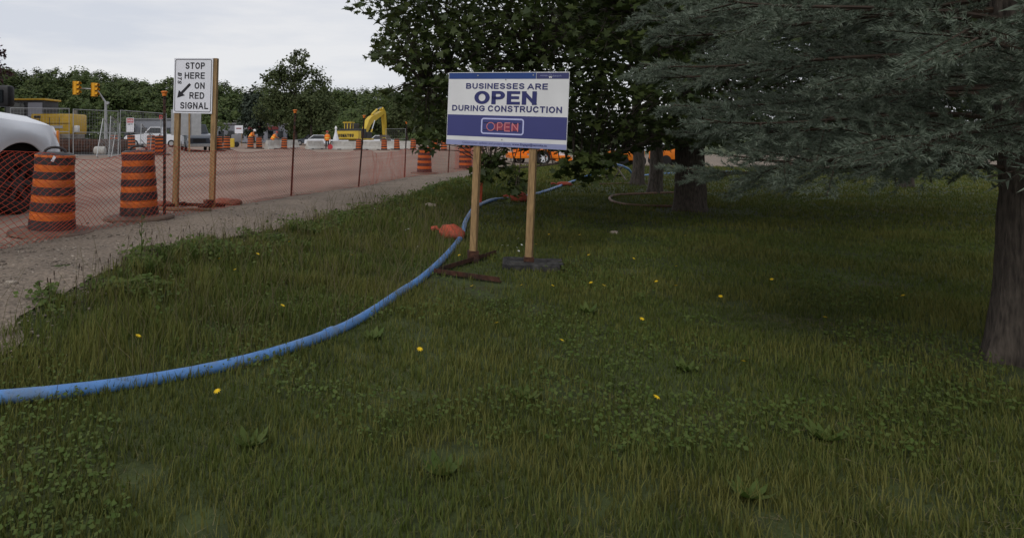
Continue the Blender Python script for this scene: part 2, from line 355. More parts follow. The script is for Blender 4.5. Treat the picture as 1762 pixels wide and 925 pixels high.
tt = np.concatenate([np.arange(-16, 40, .25), np.geomspace(40, 130, 40)])
def sheet(name, ta, sb, m, dz, bumps):
    rows = []
    for t in ta:
        s0, s1, n = sb(t); row = []
        for q in np.linspace(0, 1, n):
            s = s0 + (s1 - s0) * q; X, Y = P0 + T * t + NL * s
            z = h1(X, Y) + dz + (bumps * (noise.noise(Vector((X * 1.3, Y * 1.3, 7))) + .5 * noise.noise(Vector((X * 4, Y * 4, 2)))) if Y < 45 else 0)
            row.append((X, Y, z))
        rows.append(row)
    return kind(MB().grid(rows).build(name, m, smooth=True, fix=False), 'structure')
dirt_road = sheet('dirt_road', tt, lambda t: (60, -.35, 90), M['dirt'], .0, .018)
# the verge path: fence line on one side, ragged grass edge on the other, opening out to the gravel lot behind the lawn
edge_px = [(-160, 660), (40, 545), (112, 505), (185, 468), (245, 441), (350, 420), (480, 395), (600, 365), (700, 338), (760, 318), (805, 305), (868, 288), (950, 285), (1100, 286), (1300, 288), (1800, 288)]
EDGE = []
for x, y in edge_px:
    p = gp(x, y); EDGE.append((p.x, p.y))
EDGE = [(-6.5, 1.0)] + EDGE + [(60, EDGE[-1][1])]
EA = np.array(EDGE)
EDs = [tuple(v)[:2] for v in smooth_path([(a, b, 0) for a, b in EDGE], 14)]
def in_lawn(X, Y):
    """True right of the grass edge (vectorised): Y below the edge curve"""
    ex = np.array([e[0] for e in EDs]); ey = np.array([e[1] for e in EDs])
    o = np.argsort(ex); return Y < np.interp(X, ex[o], ey[o])
rows = []
for i, (ex, ey) in enumerate(EDs):
    e = np.array((ex, ey)); t = (e - P0) @ T
    f0 = P0 + T * min(t, 17) + NL * .25
    if t > 17: f0 = np.array((f0[0] + (ex - 4) * .9 * (ex > 4), max(f0[1], 26) + 30 * sst(4, 9, ex)))
    n2 = .10 * noise.noise(Vector((ex * 1.7, ey * 1.7, 0))) + .05 * noise.noise(Vector((ex * 6, ey * 6, 0)))
    row = []
    for q in np.linspace(0, 1, 34):
        p = e + (f0 - e) * q + np.array((-.7, .7)) * n2 * (1 - q)
        z = h1(*p) + .004 + .006 * (1 - q) + (.014 * noise.noise(Vector((p[0] * 2, p[1] * 2, 5))) + .007 * noise.noise(Vector((p[0] * 7, p[1] * 7, 5)))) * math.sin(math.pi * min(1, q * 1.0)) ** .5
        row.append((p[0], p[1], z + .012))
    rows.append(row)
path = kind(MB().grid(rows).build('gravel_path', M['gravel'], smooth=True, fix=False), 'structure')
#__PART2__
# ------------------------------------------------------------------ construction barrels
def make_barrel(far=False):
    root = empty('construction_barrel', (0, 0, 0))
    n = 20 if far else 40; H = 1.05
    def rad_at(h): return .285 - .055 * h / H
    om = M['orange_clean'] if far else M['orange']
    prof = [(.30, .03), (.30, .05), (rad_at(.06), .06)]
    for i in range(1, 9):
        h = .06 + .93 * i / 8.6; prof += [(rad_at(h) + .004, h - .008), (rad_at(h) - .004, h), (rad_at(h + .01), h + .010)]
    prof += [(rad_at(.98), .975), (rad_at(1) + .012, .985), (rad_at(1) + .012, 1.02), (.19, 1.045), (.0005, 1.05)]
    MB().lathe(prof, n, capt=False).build('drum', om, root, smooth=True)
    for z0, z1 in ((.055, .20), (.305, .425), (.515, .62), (.72, .815), (.90, 1.00)):
        ex = .007
        MB().lathe([(rad_at(z0) + .001, z0), (rad_at(z0) + ex, z0 + .004), (rad_at(z1) + ex + (.008 if z0 > .85 else 0), z1 - .004), (rad_at(z1) + .001, z1)], n, capb=False, capt=False).build('band', M['black_band'], root, smooth=True)
    MB().lathe([(.228, .99), (.236, 1.0), (.234, 1.028), (.19, 1.053), (.001, 1.058)], n, capb=False, capt=False).build('top_cap', M['black_band'], root, smooth=True)
    hp = [(.13 * math.cos(a), 0, 1.045 + .075 * math.sin(a)) for a in np.linspace(0, math.pi, 9)]
    MB().tube(hp, .019, 6).build('handle', M['black_band'], root, smooth=True)
    MB().lathe([(.30, .0), (.50, .0), (.525, .02), (.515, .05), (.47, .062), (.33, .06), (.295, .075), (.27, .07)], n, capb=False, capt=False).build('rubber_base', M['rubber'], root, smooth=True)
    return root
nb = make_barrel(); fb = make_barrel(True)
GB = 'construction barrels'
p = gp(89, 402); nb.location = p; nb.rotation_euler = (R(1.5), R(2.6), R(15))
tag(nb, 'scuffed orange and black striped barrel beside the silver truck wheel', 'barrel', GB)
c = copy_tree(nb, gp(240, 377), R(190), 'orange and black barrel with raised handle next to the stop sign posts'); c.rotation_euler = (0, R(1.0), R(190))
MB().box((.02, -.245, .985), (.035, .004, .075), Matrix.Rotation(R(25), 3, 'Y')).build('tag', M['tape'], nb)
far_barrels = [(730, 299, 'lone orange striped barrel on bare dirt behind the netting, left of the blue sign'),
    (801, 292, 'orange barrel wrapped in netting right at the left post of the blue sign'),
    (377, 260, 'striped barrel just right of the stop sign post, nearer of the pair'), (390, 258.5, 'striped barrel just right of the stop sign post, farther of the pair'),
    (261, 263, 'striped barrel left of the black fence post, farther behind the handle of the near barrel'), (276, 267, 'striped barrel hidden partly behind the black fence post'),
    (226, 260.5, 'striped barrel standing below the danger notice behind wire panels'), (431, 256, 'striped barrel in front of the worker with white helmet'),
    (446, 256, 'striped barrel left of the first concrete barrier'), (489, 257, 'striped barrel in front of the leftmost concrete barrier'),
    (617, 258.5, 'striped barrel under the yellow counterweight of the excavator'), (661, 259, 'striped barrel beneath the excavator stick'),
    (683, 258.5, 'striped barrel behind orange netting right of the excavator stick'), (711, 258.5, 'striped barrel between excavator and lone dirt barrel'),
    (748, 259, 'far striped barrel under the low maple leaves, left one'), (764, 259.5, 'far striped barrel at the lower left corner of the blue sign'),
    (196, 263, 'striped barrel behind the leaning wire fence panel')]
for i, (x, y, lab) in enumerate(far_barrels):
    if i == 0: fb.location = gp(x, y); o = fb; tag(o, lab, 'barrel', GB)
    else: o = copy_tree(fb, gp(x, y), random.uniform(0, 6), lab); o['group'] = GB
    o.rotation_euler = (R(random.uniform(-2, 2)), R(random.uniform(-2, 2)), random.uniform(0, 6))
    if i == 0: o.rotation_euler = (0, R(-1.5), 2)

# ------------------------------------------------------------------ orange net fence
fb_px = [(283, 376, 283, 160), (501, 338, 508, 191), (617, 322, 627, 200), (696, 305.5, 700, 211), (771, 298, 775, 222), (818, 291, 819, 225)]
posts = []
for x, y, tx, ty in fb_px:
    b = gp(x, y); posts.append((b, at(tx, ty, b.y)))
q = P0 + T * -4.3 + NL * -.02; posts.insert(0, (Vector((q[0], q[1], h1(*q))), Vector((q[0] + .03, q[1], h1(*q) + 1.9))))
q2 = posts[0][0] - Vector((T[0], T[1], 0)) * 4.0; q2.z = h1(q2.x, q2.y); posts.insert(0, (q2, q2 + Vector((0, 0, 1.9))))
fence = empty('net_fence', posts[2][0], 0, 'sagging orange plastic net fence on dark steel posts along the dirt road', 'fence')
f0 = posts[2][0]
for i, (b, t) in enumerate(posts):
    b, t = b - f0, t - f0; d = (t - b).normalized()
    mb = MB().bar(b - d * .1, t, .042, .010).bar(b - d * .1 + Vector((0, .012, 0)), t + Vector((0, .012, 0)), .010, .028)
    for k in range(24): mb.box(b + (t - b) * (k / 24) + Vector((0, -.012, 0)), (.02, .014, .016))
    po = mb.build('post', M['tpost'], fence)
    if i in (2, 3, 4, 5): MB().lathe([(.028, -.05), (.034, -.045), (.036, .0), (.052, .006), (.052, .022), (.03, .03)], 12, c=t).build('post_cap', M['cap'], po, smooth=True)
def net(a, b, h_a, h_b, slack, seed):
    """diamond netting between two posts: ground-hugging lower edge, sagging upper edge, loose waves"""
    a, b = Vector(a), Vector(b); Lh = (b - a).length; dx, dz = .056, .036
    nx = max(2, int(Lh / dx)); nz = 31; u = np.arange(nx + 1) / nx
    dirv = (b - a).normalized(); nv = Vector((dirv.y, -dirv.x, 0))
    V = {}; pts = np.zeros((nx + 1, nz + 1, 3))
    for i in range(nx + 1):
        ui = i / nx; sag = 4 * ui * (1 - ui); base = a + (b - a) * ui; gz = h1(base.x + f0.x, base.y + f0.y) - f0.z
        for j in range(nz + 1):
            vj = j / nz; hh = h_a + (h_b - h_a) * ui - slack * sag
            al = ui * Lh + (.20 if seed < 5 else .09) * noise.noise(Vector((ui * Lh * .9, vj * 2.2, seed))) * sag ** .5 * 1.5
            zz = vj * hh + (.13 if seed < 5 else .05) * noise.noise(Vector((ui * Lh * 1.1, vj * 1.5, seed + 9))) * sag ** .5 + .012
            off = (.10 * noise.noise(Vector((ui * Lh * .7, vj * 1.2, seed + 4))) + .03 * noise.noise(Vector((ui * Lh * 3, vj * 3, seed)))) * sag ** .5 + .05
            pnt = a + dirv * al + nv * off; pts[i, j] = (pnt.x, pnt.y, max(gz, 0 if False else gz) + zz)
    I, J = np.meshgrid(np.arange(nx), np.arange(nz), indexing='ij'); even = (I + J) % 2 == 0
    E0 = np.where(even[..., None], pts[:-1, :-1], pts[:-1, 1:]).reshape(-1, 3); E1 = np.where(even[..., None], pts[1:, 1:], pts[1:, :-1]).reshape(-1, 3)
    hb = [(pts[:-1, j], pts[1:, j]) for j in (0, nz)]
    E0 = np.concatenate([E0] + [q[0] for q in hb]); E1 = np.concatenate([E1] + [q[1] for q in hb])
    d = E1 - E0; d /= np.linalg.norm(d, axis=1, keepdims=True) + 1e-9
    nn = np.array((nv.x, nv.y, 0.)); s1 = np.cross(d, nn); r = .0027
    ring = [s1 * r + nn * r * -.5, -s1 * r + nn * r * -.5, np.tile(nn * r * .9, (len(d), 1))]
    Vv = np.concatenate([np.stack([E0 + k for k in ring], 1), np.stack([E1 + k for k in ring], 1)], 1).reshape(-1, 3)
    bi = (np.arange(len(d)) * 6)[:, None]
    Fq = np.concatenate([bi + np.array([[k, (k + 1) % 3, 3 + (k + 1) % 3, 3 + k]]) for k in range(3)])
    return Vv, Fq
hts = [1.12, 1.12, 1.12, 1.06, 1.0, .98, .98, 1.0]
for i in range(len(posts) - 1):
    Vv, Fq = net(posts[i][0] - f0, posts[i + 1][0] - f0, hts[i], hts[i + 1], .10 if i < 5 else .05, i * 3.3)
    np_mesh('netting', Vv, Fq, M['net'], fence)
fence_top = None
# bunched netting and a fold where the last span doubles back round the barrel
bq = posts[-1][0]
nf2 = empty('net_fence', bq, 0, 'loose doubled orange netting around the barrel behind the blue sign post', 'fence')
f_keep = f0; f0 = bq
for a_, b_, sd_ in ((Vector((-.9, .3, 0)), Vector((.3, .9, 0)), 41), (Vector((-.8, .5, 0)), Vector((.5, .5, 0)), 47), (Vector((-.7, .1, 0)), Vector((.6, 1.4, 0)), 53)):
    Vv, Fq = net(a_, b_, 1.0, 1.05, .03, sd_); np_mesh('netting', Vv, Fq, M['net'], nf2)
f0 = f_keep

# ------------------------------------------------------------------ sandbags
def sandbag(loc, rz, sx, sy, sz, m, label, seed=0, tail=1, tilt=0):
    root = empty('sandbag', loc, rz, label, 'sandbag', 'sandbags', rot=(0, tilt, rz)); n, k = 18, 12; rows = []
    for i in range(k + 1):
        u = i / k; a = math.pi * u; row = []
        for j in range(n):
            b = 2 * math.pi * j / n; x = -math.cos(a); r = math.sin(a) ** .55
            nz = 1 + .22 * noise.noise(Vector((x * 1.7 + seed, math.cos(b) * 1.7, math.sin(b) * 1.7))) + .07 * noise.noise(Vector((x * 6 + seed, math.cos(b) * 5, math.sin(b) * 5))) - .10 * x
            z = math.sin(b) * r * nz; row.append((x * sx, math.cos(b) * r * sy * nz, max(z, -.75) * sz + sz * .75))
        row.append(row[0]); rows.append(row)
    MB().grid(rows).build('sack', m, root, smooth=True)
    if tail:
        tp = [(-sx * .93, 0, sz * .7), (-sx * 1.15, .01, sz * .8), (-sx * 1.45, .03, sz * 1.0), (-sx * 1.8, .05, sz * .7)]
        MB().tube(tp, [.022, .014, .03, .045], 7).build('tied_neck', m, root, smooth=True)
    return root

# ------------------------------------------------------------------ stop-here sign
so_ = gp(328, 358.5); yaw = -.20
st = empty('road_sign', so_, yaw, 'white STOP HERE ON RED SIGNAL board with arrow on two timber posts', 'sign', rot=(0, R(1.5), yaw))
W_, H_ = .735, .975
zb = (HY - 195.2) / F * so_.y + CAMZ - so_.z; xl = -.378
hm = homog([(58, 72), (655, 65), (632, 858), (42, 852)], [(xl, zb + H_), (xl + W_, zb + H_), (xl + W_, zb), (xl, zb)])
MB().box((xl + W_ / 2, 0, zb + H_ / 2), (W_, .006, H_), bev=.002).build('panel', M['white'], st)
MB().box((xl + W_ / 2, .006, zb + H_ / 2), (W_ - .004, .005, H_ - .004)).build('panel_back', M['sheet'], st)
def face_text(txt, b, m, par, h, bold, y, **k):
    a0 = h(b[0], b[3]); a1 = h(b[2], b[1]); a2 = h(b[0], b[1]); a3 = h(b[2], b[3])
    return text_mesh('lettering', txt, (a0[0] + a2[0]) / 2, (a1[0] + a3[0]) / 2, (a0[1] + a3[1]) / 2, (a1[1] + a2[1]) / 2, m, par, y, bold, **k)
def word(txt, b, m, par, h, wt, y, **k):
    a0 = h(b[0], b[3]); a1 = h(b[2], b[1]); a2 = h(b[0], b[1]); a3 = h(b[2], b[3])
    return signword(txt, (a0[0] + a2[0]) / 2, (a1[0] + a3[0]) / 2, (a0[1] + a3[1]) / 2, (a1[1] + a2[1]) / 2, m, par, y, wt, **k)
for txt, b in (('STOP', (230, 130, 527, 225)), ('HERE', (217, 272, 526, 365)), ('ON', (368, 415, 523, 508)), ('RED', (290, 556, 518, 650)), ('SIGNAL', (150, 698, 577, 793))):
    word(txt, b, M['black'], st, hm, .19, -.0045)
word('BTS', (110, 276, 172, 434), M['black'], st, hm, .23, -.0045, turn=True, slant=.2)

def rrect(x0, x1, z0, z1, r, n=6):
    out = []
    for cx, cz, a0 in ((x1 - r, z1 - r, 0), (x0 + r, z1 - r, 90), (x0 + r, z0 + r, 180), (x1 - r, z0 + r, 270)):
        out += [(cx + r * math.cos(R(a0 + 90 * i / n)), cz + r * math.sin(R(a0 + 90 * i / n))) for i in range(n + 1)]
    return out
def ring(x0, x1, z0, z1, r, t, y, name, m, par):
    o = rrect(x0, x1, z0, z1, r); i = rrect(x0 + t, x1 - t, z0 + t, z1 - t, max(r - t, .003)); k = len(o)
    return MB().add([(a, y, b) for a, b in o] + [(a, y, b) for a, b in i], [(j, (j + 1) % k, k + (j + 1) % k, k + j) for j in range(k)]).build(name, m, par, fix=False)
ring(xl + .022, xl + W_ - .022, zb + .024, zb + H_ - .018, .035, .011, -.0045, 'border_line', M['black'], st)
ar = [hm(*q) for q in ((103, 637), (129, 527), (160, 553), (287, 427), (316, 452), (190, 578), (224, 602))]
MB().add([(a, -.0045, b) for a, b in ar], [(0, 1, 2, 5, 6), (2, 3, 4, 5)]).build('arrow', M['black'], st, fix=False)
for sx_, zt in ((xl + .062, zb + H_ - .03), (xl + W_ + .018, zb + H_ + .004)):
    MB().box((sx_, .055 if sx_ < 0 else .062, zt / 2 - .02), (.09, .09, zt + .04), bev=.004).build('post', M['wood'], st)
for sx_ in (xl + .03, xl + W_ - .03):
    for dz in (.08, H_ - .08): MB().lathe([(.009, 0), (.009, .006)], 8, c=(sx_, -.009, zb + dz), axis='y').build('bolt', M['screw'], st)
bf = empty('sign_base_frame', so_ + Vector((0, 0, .0)), yaw - .12, 'rusty low steel base frame under the timber posts of the stop sign', 'base frame')
for y0 in (-.33, .36): MB().box((0, y0, .03), (.95, .06, .05)).build('rail', M['rust'], bf)
for x0 in (-.34, .36): MB().box((x0, .015, .055), (.06, .63, .05)).build('cross_rail', M['rust'], bf); MB().lathe([(.075, .08), (.075, .16)], 4, c=(x0, .05, 0)).build('socket', M['rust'], bf)
MB().box((.05, -.43, .035), (1.15, .09, .045), Matrix.Rotation(R(3), 3, 'Z'), bev=.004).build('timber_rail', M['wood_old'], bf)
q = gp(392, 353); sandbag(q, yaw, .27, .15, .075, M['bag_dirty'], 'flat dusty red sandbag weighing down the stop sign base', 2)
q = gp(279, 357); sandbag(q, 1.2, .2, .13, .07, M['bag_dirty'], 'dark dusty sandbag between the handled barrel and the stop sign post', 5, 0)

# ------------------------------------------------------------------ blue "businesses are open" board
dL, dR = 8.56, 7.82
BL, BR = at(768, 248, dL), at(975, 258, dR); TL, TR = at(773, 125, dL), at(979.5, 124, dR)
uy = math.atan2(BR.y - BL.y, BR.x - BL.x); BW = math.hypot(BR.x - BL.x, BR.y - BL.y); BH = ((TL - BL).length + (TR - BR).length) / 2; lean = R(2.4)
Rm = Matrix.Rotation(uy, 3, 'Z') @ Matrix.Rotation(lean, 3, 'Y'); hp_ = 1.42
bo = empty('information_sign', BL + Rm @ Vector((0, 0, -hp_)), uy, 'blue and white BUSINESSES ARE OPEN DURING CONSTRUCTION board on two leaning timber posts', 'sign', rot=(0, lean, uy))
hb = homog([(80, 88), (1272, 82), (1238, 862), (44, 798)], [(0, hp_ + BH), (BW, hp_ + BH), (BW, hp_), (0, hp_)])
MB().box((BW / 2, 0, hp_ + BH / 2), (BW, .010, BH), bev=.002).build('panel', M['white2'], bo)
def band(ya, yb, m, name, x0=0, x1=None, y=-.0065, e=.006):
    za, zb_ = hb(660, ya)[1], hb(660, yb)[1]; x1 = BW if x1 is None else x1
    return MB().add([(x0 + e, y, zb_), (x1 - e, y, zb_), (x1 - e, y, za), (x0 + e, y, za)], [(0, 1, 2, 3)]).build(name, m, bo, fix=False)
xs = hb(945, 115)[0]
band(90, 152, M['royal'], 'top_band', 0, xs); band(92, 152, M['indigo_dk'], 'top_band', xs - .008, BW)
band(518, 737, M['indigo'], 'middle_band'); band(780, 830, M['lavender'], 'bottom_band', e=.003)
ypr = -.0085
def bword(txt, b, wt, **k): return word(txt, b, M['navy'], bo, hb, wt, ypr, **k)
def btext(txt, b, m, bold, y=ypr, **k): return face_text(txt, b, m, bo, hb, bold, y, **k)
bword('BUSINESSES', (248, 194, 823, 251), .21, ax=1.1); bword('ARE', (853, 198, 1055, 258), .21, ax=1.1); bword('OPEN', (328, 272, 945, 405), .215, gap=.20, ax=1.55)
bword('DURING', (108, 411, 430, 469), .20, ax=1.1); bword('CONSTRUCTION', (460, 421, 1195, 484), .20, ax=1.1)
btext('Construction updates and project details:', (205, 778, 690, 809), M['indigo'], .0); btext('www.Engage@samoka.ca', (697, 796, 1043, 828), M['navy'], .02)
a, b = hb(395, 540), hb(812, 710); ring(a[0], b[0], b[1] - .005, a[1] + .005, .035, .017, ypr, 'printed_frame', M['neonline'], bo)
for x0, x1 in ((528, 605), (612, 680), (690, 762)):
    za, zb_ = hb(600, 598)[1], hb(600, 662)[1]; MB().add([(hb(x0, 620)[0], -.0078, zb_), (hb(x1, 620)[0], -.0078, zb_), (hb(x1, 620)[0], -.0078, za), (hb(x0, 620)[0], -.0078, za)], [(0, 1, 2, 3)]).build('printed_shadow', M['neondark'], bo, fix=False)
for zz in (592, 664):
    z0 = hb(600, zz)[1]; MB().add([(hb(415, 620)[0], -.0075, z0 - .004), (hb(785, 620)[0], -.0075, z0 - .004), (hb(785, 620)[0], -.0075, z0 + .004), (hb(415, 620)[0], -.0075, z0 + .004)], [(0, 1, 2, 3)]).build('printed_line', M['black'], bo, fix=False)
def stroke(pts, wd, m, name, y=-.0095):
    mb = MB()
    for (x0, z0), (x1, z1) in zip(pts[:-1], pts[1:]):
        d = Vector((x1 - x0, 0, z1 - z0)); n_ = Vector((-d.z, 0, d.x)).normalized() * wd / 2; e = d.normalized() * wd * .3
        A, B = Vector((x0, y, z0)) - e, Vector((x1, y, z1)) + e; mb.add([A - n_, B - n_, B + n_, A + n_], [(0, 1, 2, 3)])
    return mb.build(name, m, bo, fix=False)
zt_, zb2 = hb(600, 588)[1], hb(600, 668)[1]; zm = (zt_ + zb2) / 2; hh_ = zt_ - zb2
cxo = hb(487, 620)[0]; ro = hh_ / 2
NW = .0105
stroke([(cxo + ro * 1.0 * math.cos(R(a_)), zm + ro * math.sin(R(a_))) for a_ in range(125, 125 - 346, -15)], NW, M['neonred'], 'neon_letter')
x0 = hb(555, 620)[0]; stroke([(x0, zb2), (x0, zt_)], NW, M['neonred'], 'neon_letter')
stroke([(x0 + .01, zt_)] + [(x0 + .035 + .024 * math.cos(R(a_)), zm + hh_ * .22 + hh_ * .28 * math.sin(R(a_))) for a_ in range(90, -91, -20)] + [(x0 + .012, zm - hh_ * .06)], NW, M['neonred'], 'neon_letter')
x0 = hb(628, 620)[0]; x1 = hb(678, 620)[0]; stroke([(x1, zt_), (x0, zt_), (x0, zb2), (x1, zb2)], NW, M['neonred'], 'neon_letter'); stroke([(x0 + .016, zm), (x1 - .008, zm)], NW, M['neonred'], 'neon_letter')
x0 = hb(700, 620)[0]; x1 = hb(756, 620)[0]; stroke([(x0, zb2), (x0, zt_), (x1 - .006, zb2 + .02)], NW, M['neonred'], 'neon_letter'); stroke([(x1, zt_), (x1, zb2)], NW, M['neonred'], 'neon_letter')
btext('wasaga', (978, 113, 1054, 130), M['lavender'], .0); btext('beach', (1110, 113, 1190, 130), M['lavender'], .0); btext('W', (1063, 124, 1100, 146), M['white2'], .05)
stroke([(hb(1081, 115)[0] + .018 * math.cos(R(a_)), hb(1081, 118)[1] + .013 * math.sin(R(a_))) for a_ in range(0, 181, 20)], .003, M['lavender'], 'emblem_arc')
for q in ((366, 118), (912, 114), (640, 160), (597, 756)):
    x0, z0 = hb(*q); MB().lathe([(.009, 0), (.006, .004)], 8, c=(x0, -.0115, z0), axis='y').build('screw', M['screw'], bo)
for q, wz in (((340, 825), .0), ((897, 850), .0)):
    x0 = hb(*q)[0]; wb = Rm @ Vector((x0, .05, 0)) + bo.location; dn = wb.z - h1(wb.x, wb.y)
    ztop = hp_ + BH - .04
    MB().box((x0, .053, (ztop - dn) / 2), (.080, .080, ztop + dn - .0), bev=.004).build('post', M['wood'], bo)
PA = Rm @ Vector((hb(340, 825)[0], .053, 0)) + bo.location; PB = Rm @ Vector((hb(897, 850)[0], .053, 0)) + bo.location
af = empty('angle_iron_stand', (PA.x, PA.y, h1(PA.x, PA.y)), 0, 'rusty angle-iron foot in a V around the left post of the blue sign', 'stand')
def lbar(a, b, name):
    a = Vector(a); b = Vector(b); a.z += h1(*a.xy); b.z += h1(*b.xy); a -= af.location; b -= af.location
    d = (b - a).normalized(); n_ = Vector((d.y, -d.x, 0)); mb = MB().bar(a + Vector((0, 0, .008)), b + Vector((0, 0, .008)), .05, .008).bar(a + n_ * .03 + Vector((0, 0, .035)), b + n_ * .03 + Vector((0, 0, .035)), .008, .05); return mb.build(name, M['rust'], af)
g = [gp(*q) for q in ((751, 471), (850, 440), (862, 489))]
lbar((g[0].x, g[0].y, .02), (g[1].x, g[1].y, .02), 'angle_iron'); lbar((g[0].x - .02, g[0].y - .05, .02), (g[2].x, g[2].y, .02), 'angle_iron')
MB().box((0, 0, .075), (.125, .125, .15)).build('socket', M['rust'], af)
rf = empty('rubber_foot', (PB.x + .03, PB.y - .02, h1(PB.x, PB.y) - .01), R(-14), 'thick black rubber block foot under the right post of the blue sign', 'rubber foot')
mb = MB().box((-.01, .03, .045), (.66, .46, .09), bev=.015); mb.build('block', M['rubber_black'], rf)
for x0, y0, dx, dy in ((-.19, .14, .2, .14), (.27, .14, .18, .14), (-.19, -.11, .2, .12), (.27, -.11, .18, .12)): MB().box((x0, y0, .094), (dx, dy, .016), bev=.005).build('tread_pad', M['rubber_black'], rf)
MB().box((-.03, .02, .11), (.12, .12, .07), bev=.006).build('socket', M['rust'], rf)

# ------------------------------------------------------------------ pipe, bags, stake, trestle, edging
hpx = [(690, 505), (735, 478), (770, 441), (791, 410), (804, 382), (815, 362), (832, 351), (852, 345.5), (882, 343), (916, 336.5), (942, 330), (970, 319), (1000, 308)]
hpts = [Vector((-5.2, 3.0, 0)), Vector((-2.6, 3.35, 0)), Vector((-1.15, 4.15, 0)), Vector((-.15, 5.25, 0))] + [gp(*q) for q in hpx]
hpts = [Vector((q.x + .025 * math.sin(i * 2.1), q.y, h1(q.x, q.y) + .03)) for i, q in enumerate(hpts)]
tr = gp(1052, 311); hd = Vector((tr.x, tr.y, 0))
hpts += [tr + Vector((-.25, 0, .42)), tr + Vector((.35, .5, .56)), tr + Vector((1.0, 1.0, .40)), tr + Vector((1.9, 2.2, .06)), tr + Vector((4, 4, .05)), tr + Vector((9, 6, .05))]
hose = tag(MB().tube(smooth_path(hpts, 7), .041, 12).build('water_pipe', M['hose'], smooth=True), 'blue plastic water pipe snaking over the grass past the sign post', 'pipe')
cp = smooth_path(hpts, 7)
for f_ in (.14, .40, .62):
    k = int(f_ * len(cp)); a, b = cp[k], cp[k + 1]; MB().tube([a - (b - a).normalized() * .05, a + (b - a).normalized() * .05], .050, 12).build('coupling', M['hose'], hose, smooth=True)
tz = empty('sawhorse', tr, R(18), 'grey timber sawhorse holding the blue pipe up off the lawn', 'sawhorse')
MB().bar((-.45, 0, .5), (.45, 0, .5), .09, .04).build('beam', M['grey_wood'], tz)
for x0 in (-.36, .36):
    for sy in (-1, 1): MB().bar((x0 - .05 * sy, .30 * sy, 0), (x0 + .12 * sy, -.03 * sy, .52), .07, .03).build('leg', M['grey_wood'], tz)
tp = empty('tape_wrap', tr + Vector((-.35, -.1, .36)), 0, 'crumpled white tape wrapped around the pipe at the sawhorse', 'tape')
mb = MB()
for k in range(7):
    a = Vector((-.14 + .06 * k, .04 * (k % 2), -.14 + .065 * k)); mb.tube([a, a + Vector((.05, .02, .03))], [.055, .058], 9)
mb.build('wrap', M['tape'], tp, smooth=True)
sandbag(gp(777, 411), R(-28), .19, .15, .125, M['bag'], 'bright orange sandbag on the blue pipe beside the left sign post', 1, tilt=R(7))
sandbag(gp(892, 347), R(-24), .20, .13, .14, M['bag'], 'orange sandbag under the hanging leaves between the two sign posts', 3)
sandbag(gp(972, 320), R(-20), .24, .14, .08, M['bag'], 'red-orange sandbag on the pipe farther back right of the sign', 8)
sg = gp(828, 352)
tag(MB().box((sg.x, sg.y, sg.z + .30), (.05, .022, .64), Matrix.Rotation(R(3), 3, 'Y'), bev=.002).build('survey_stake', M['stake']), 'orange painted wooden stake just right of the left sign post', 'stake')
e = [gp(*q) + Vector((0, 0, .03)) for q in ((1190, 333), (1155, 333), (1100, 335), (1062, 337), (1049, 342), (1056, 349), (1080, 354), (1110, 356), (1155, 357), (1200, 355))]
tag(MB().tube(smooth_path(e, 6), .030, 8).build('lawn_edging', M['tan_hose'], smooth=True), 'tan tube edging curving in a loop around the dark right tree', 'edging')
e = [gp(*q) + Vector((0, 0, .02)) for q in ((1020, 318), (1050, 317), (1080, 316.5), (1120, 317))]
tag(MB().tube(smooth_path(e, 6), .022, 8).build('lawn_edging', M['tan_hose'], smooth=True), 'thin reddish tube lying straight in front of the farther trees', 'edging')
def rock(loc, sx, sy, sz, label, seed):
    bm = bmesh.new(); bmesh.ops.create_icosphere(bm, subdivisions=3, radius=1)
    for v in bm.verts:
        d = 1 + .28 * noise.noise(v.co * 1.3 + Vector((seed, 0, 0))) + .1 * noise.noise(v.co * 4 + Vector((seed, 0, 0))); v.co *= d; v.co = Vector((v.co.x * sx, v.co.y * sy, max(v.co.z, -.5) * sz))
    me = bpy.data.meshes.new('rock'); bm.to_mesh(me); bm.free(); o = link('rock', me, M['stone']); o.location = loc; return tag(o, label, 'rock', 'loose rocks')
rock(gp(739, 354), .14, .12, .06, 'flat grey rock at the path edge left of the sign', 1); rock(gp(1056, 402), .08, .07, .05, 'small grey stone alone in the shaded lawn right of the sign', 5)
rock(gp(213, 432), .035, .03, .025, 'small dark stone on gravel by the tall weed', 8); rock(gp(18, 488), .06, .05, .03, 'pale stone at the left edge of the gravel path', 12)
#__PART3__
# ------------------------------------------------------------------ vegetation tools
def unit(v): return v / (np.linalg.norm(v, axis=-1, keepdims=True) + 1e-9)
def frames(nrm, yaw):
    """rotation matrices whose z column is nrm, spun by yaw about it"""
    n = unit(nrm); h = np.where(np.abs(n[:, 2:3]) < .9, np.array([[0, 0, 1.]]), np.array([[1., 0, 0]])); x = unit(np.cross(h, n)); y = np.cross(n, x)
    c, s = np.cos(yaw)[:, None], np.sin(yaw)[:, None]; return np.stack([x * c + y * s, -x * s + y * c, n], -1)
def scatter(tv, tf, pos, Rm_, sc):
    V = np.einsum('nij,kj->nki', Rm_, tv) * np.asarray(sc).reshape(-1, 1, 1) + pos[:, None]
    return V.reshape(-1, 3), (tf[None] + (np.arange(len(pos)) * len(tv))[:, None, None]).reshape(-1, tf.shape[1])
def maple_leaf():
    r = [(.0, -.08), (.54, .0), (.31, .20), (.64, .52), (.25, .49), (.0, 1.0)]
    o = r + [(-x, y) for x, y in r[-2:0:-1]]; V = [(0, .24, -.05)] + [(x, y, .10 * abs(x) - .06 * y * y) for x, y in o]; n = len(o)
    return np.array(V, float), np.array([(0, 1 + i, 1 + (i + 1) % n) for i in range(n)])
ML = maple_leaf()
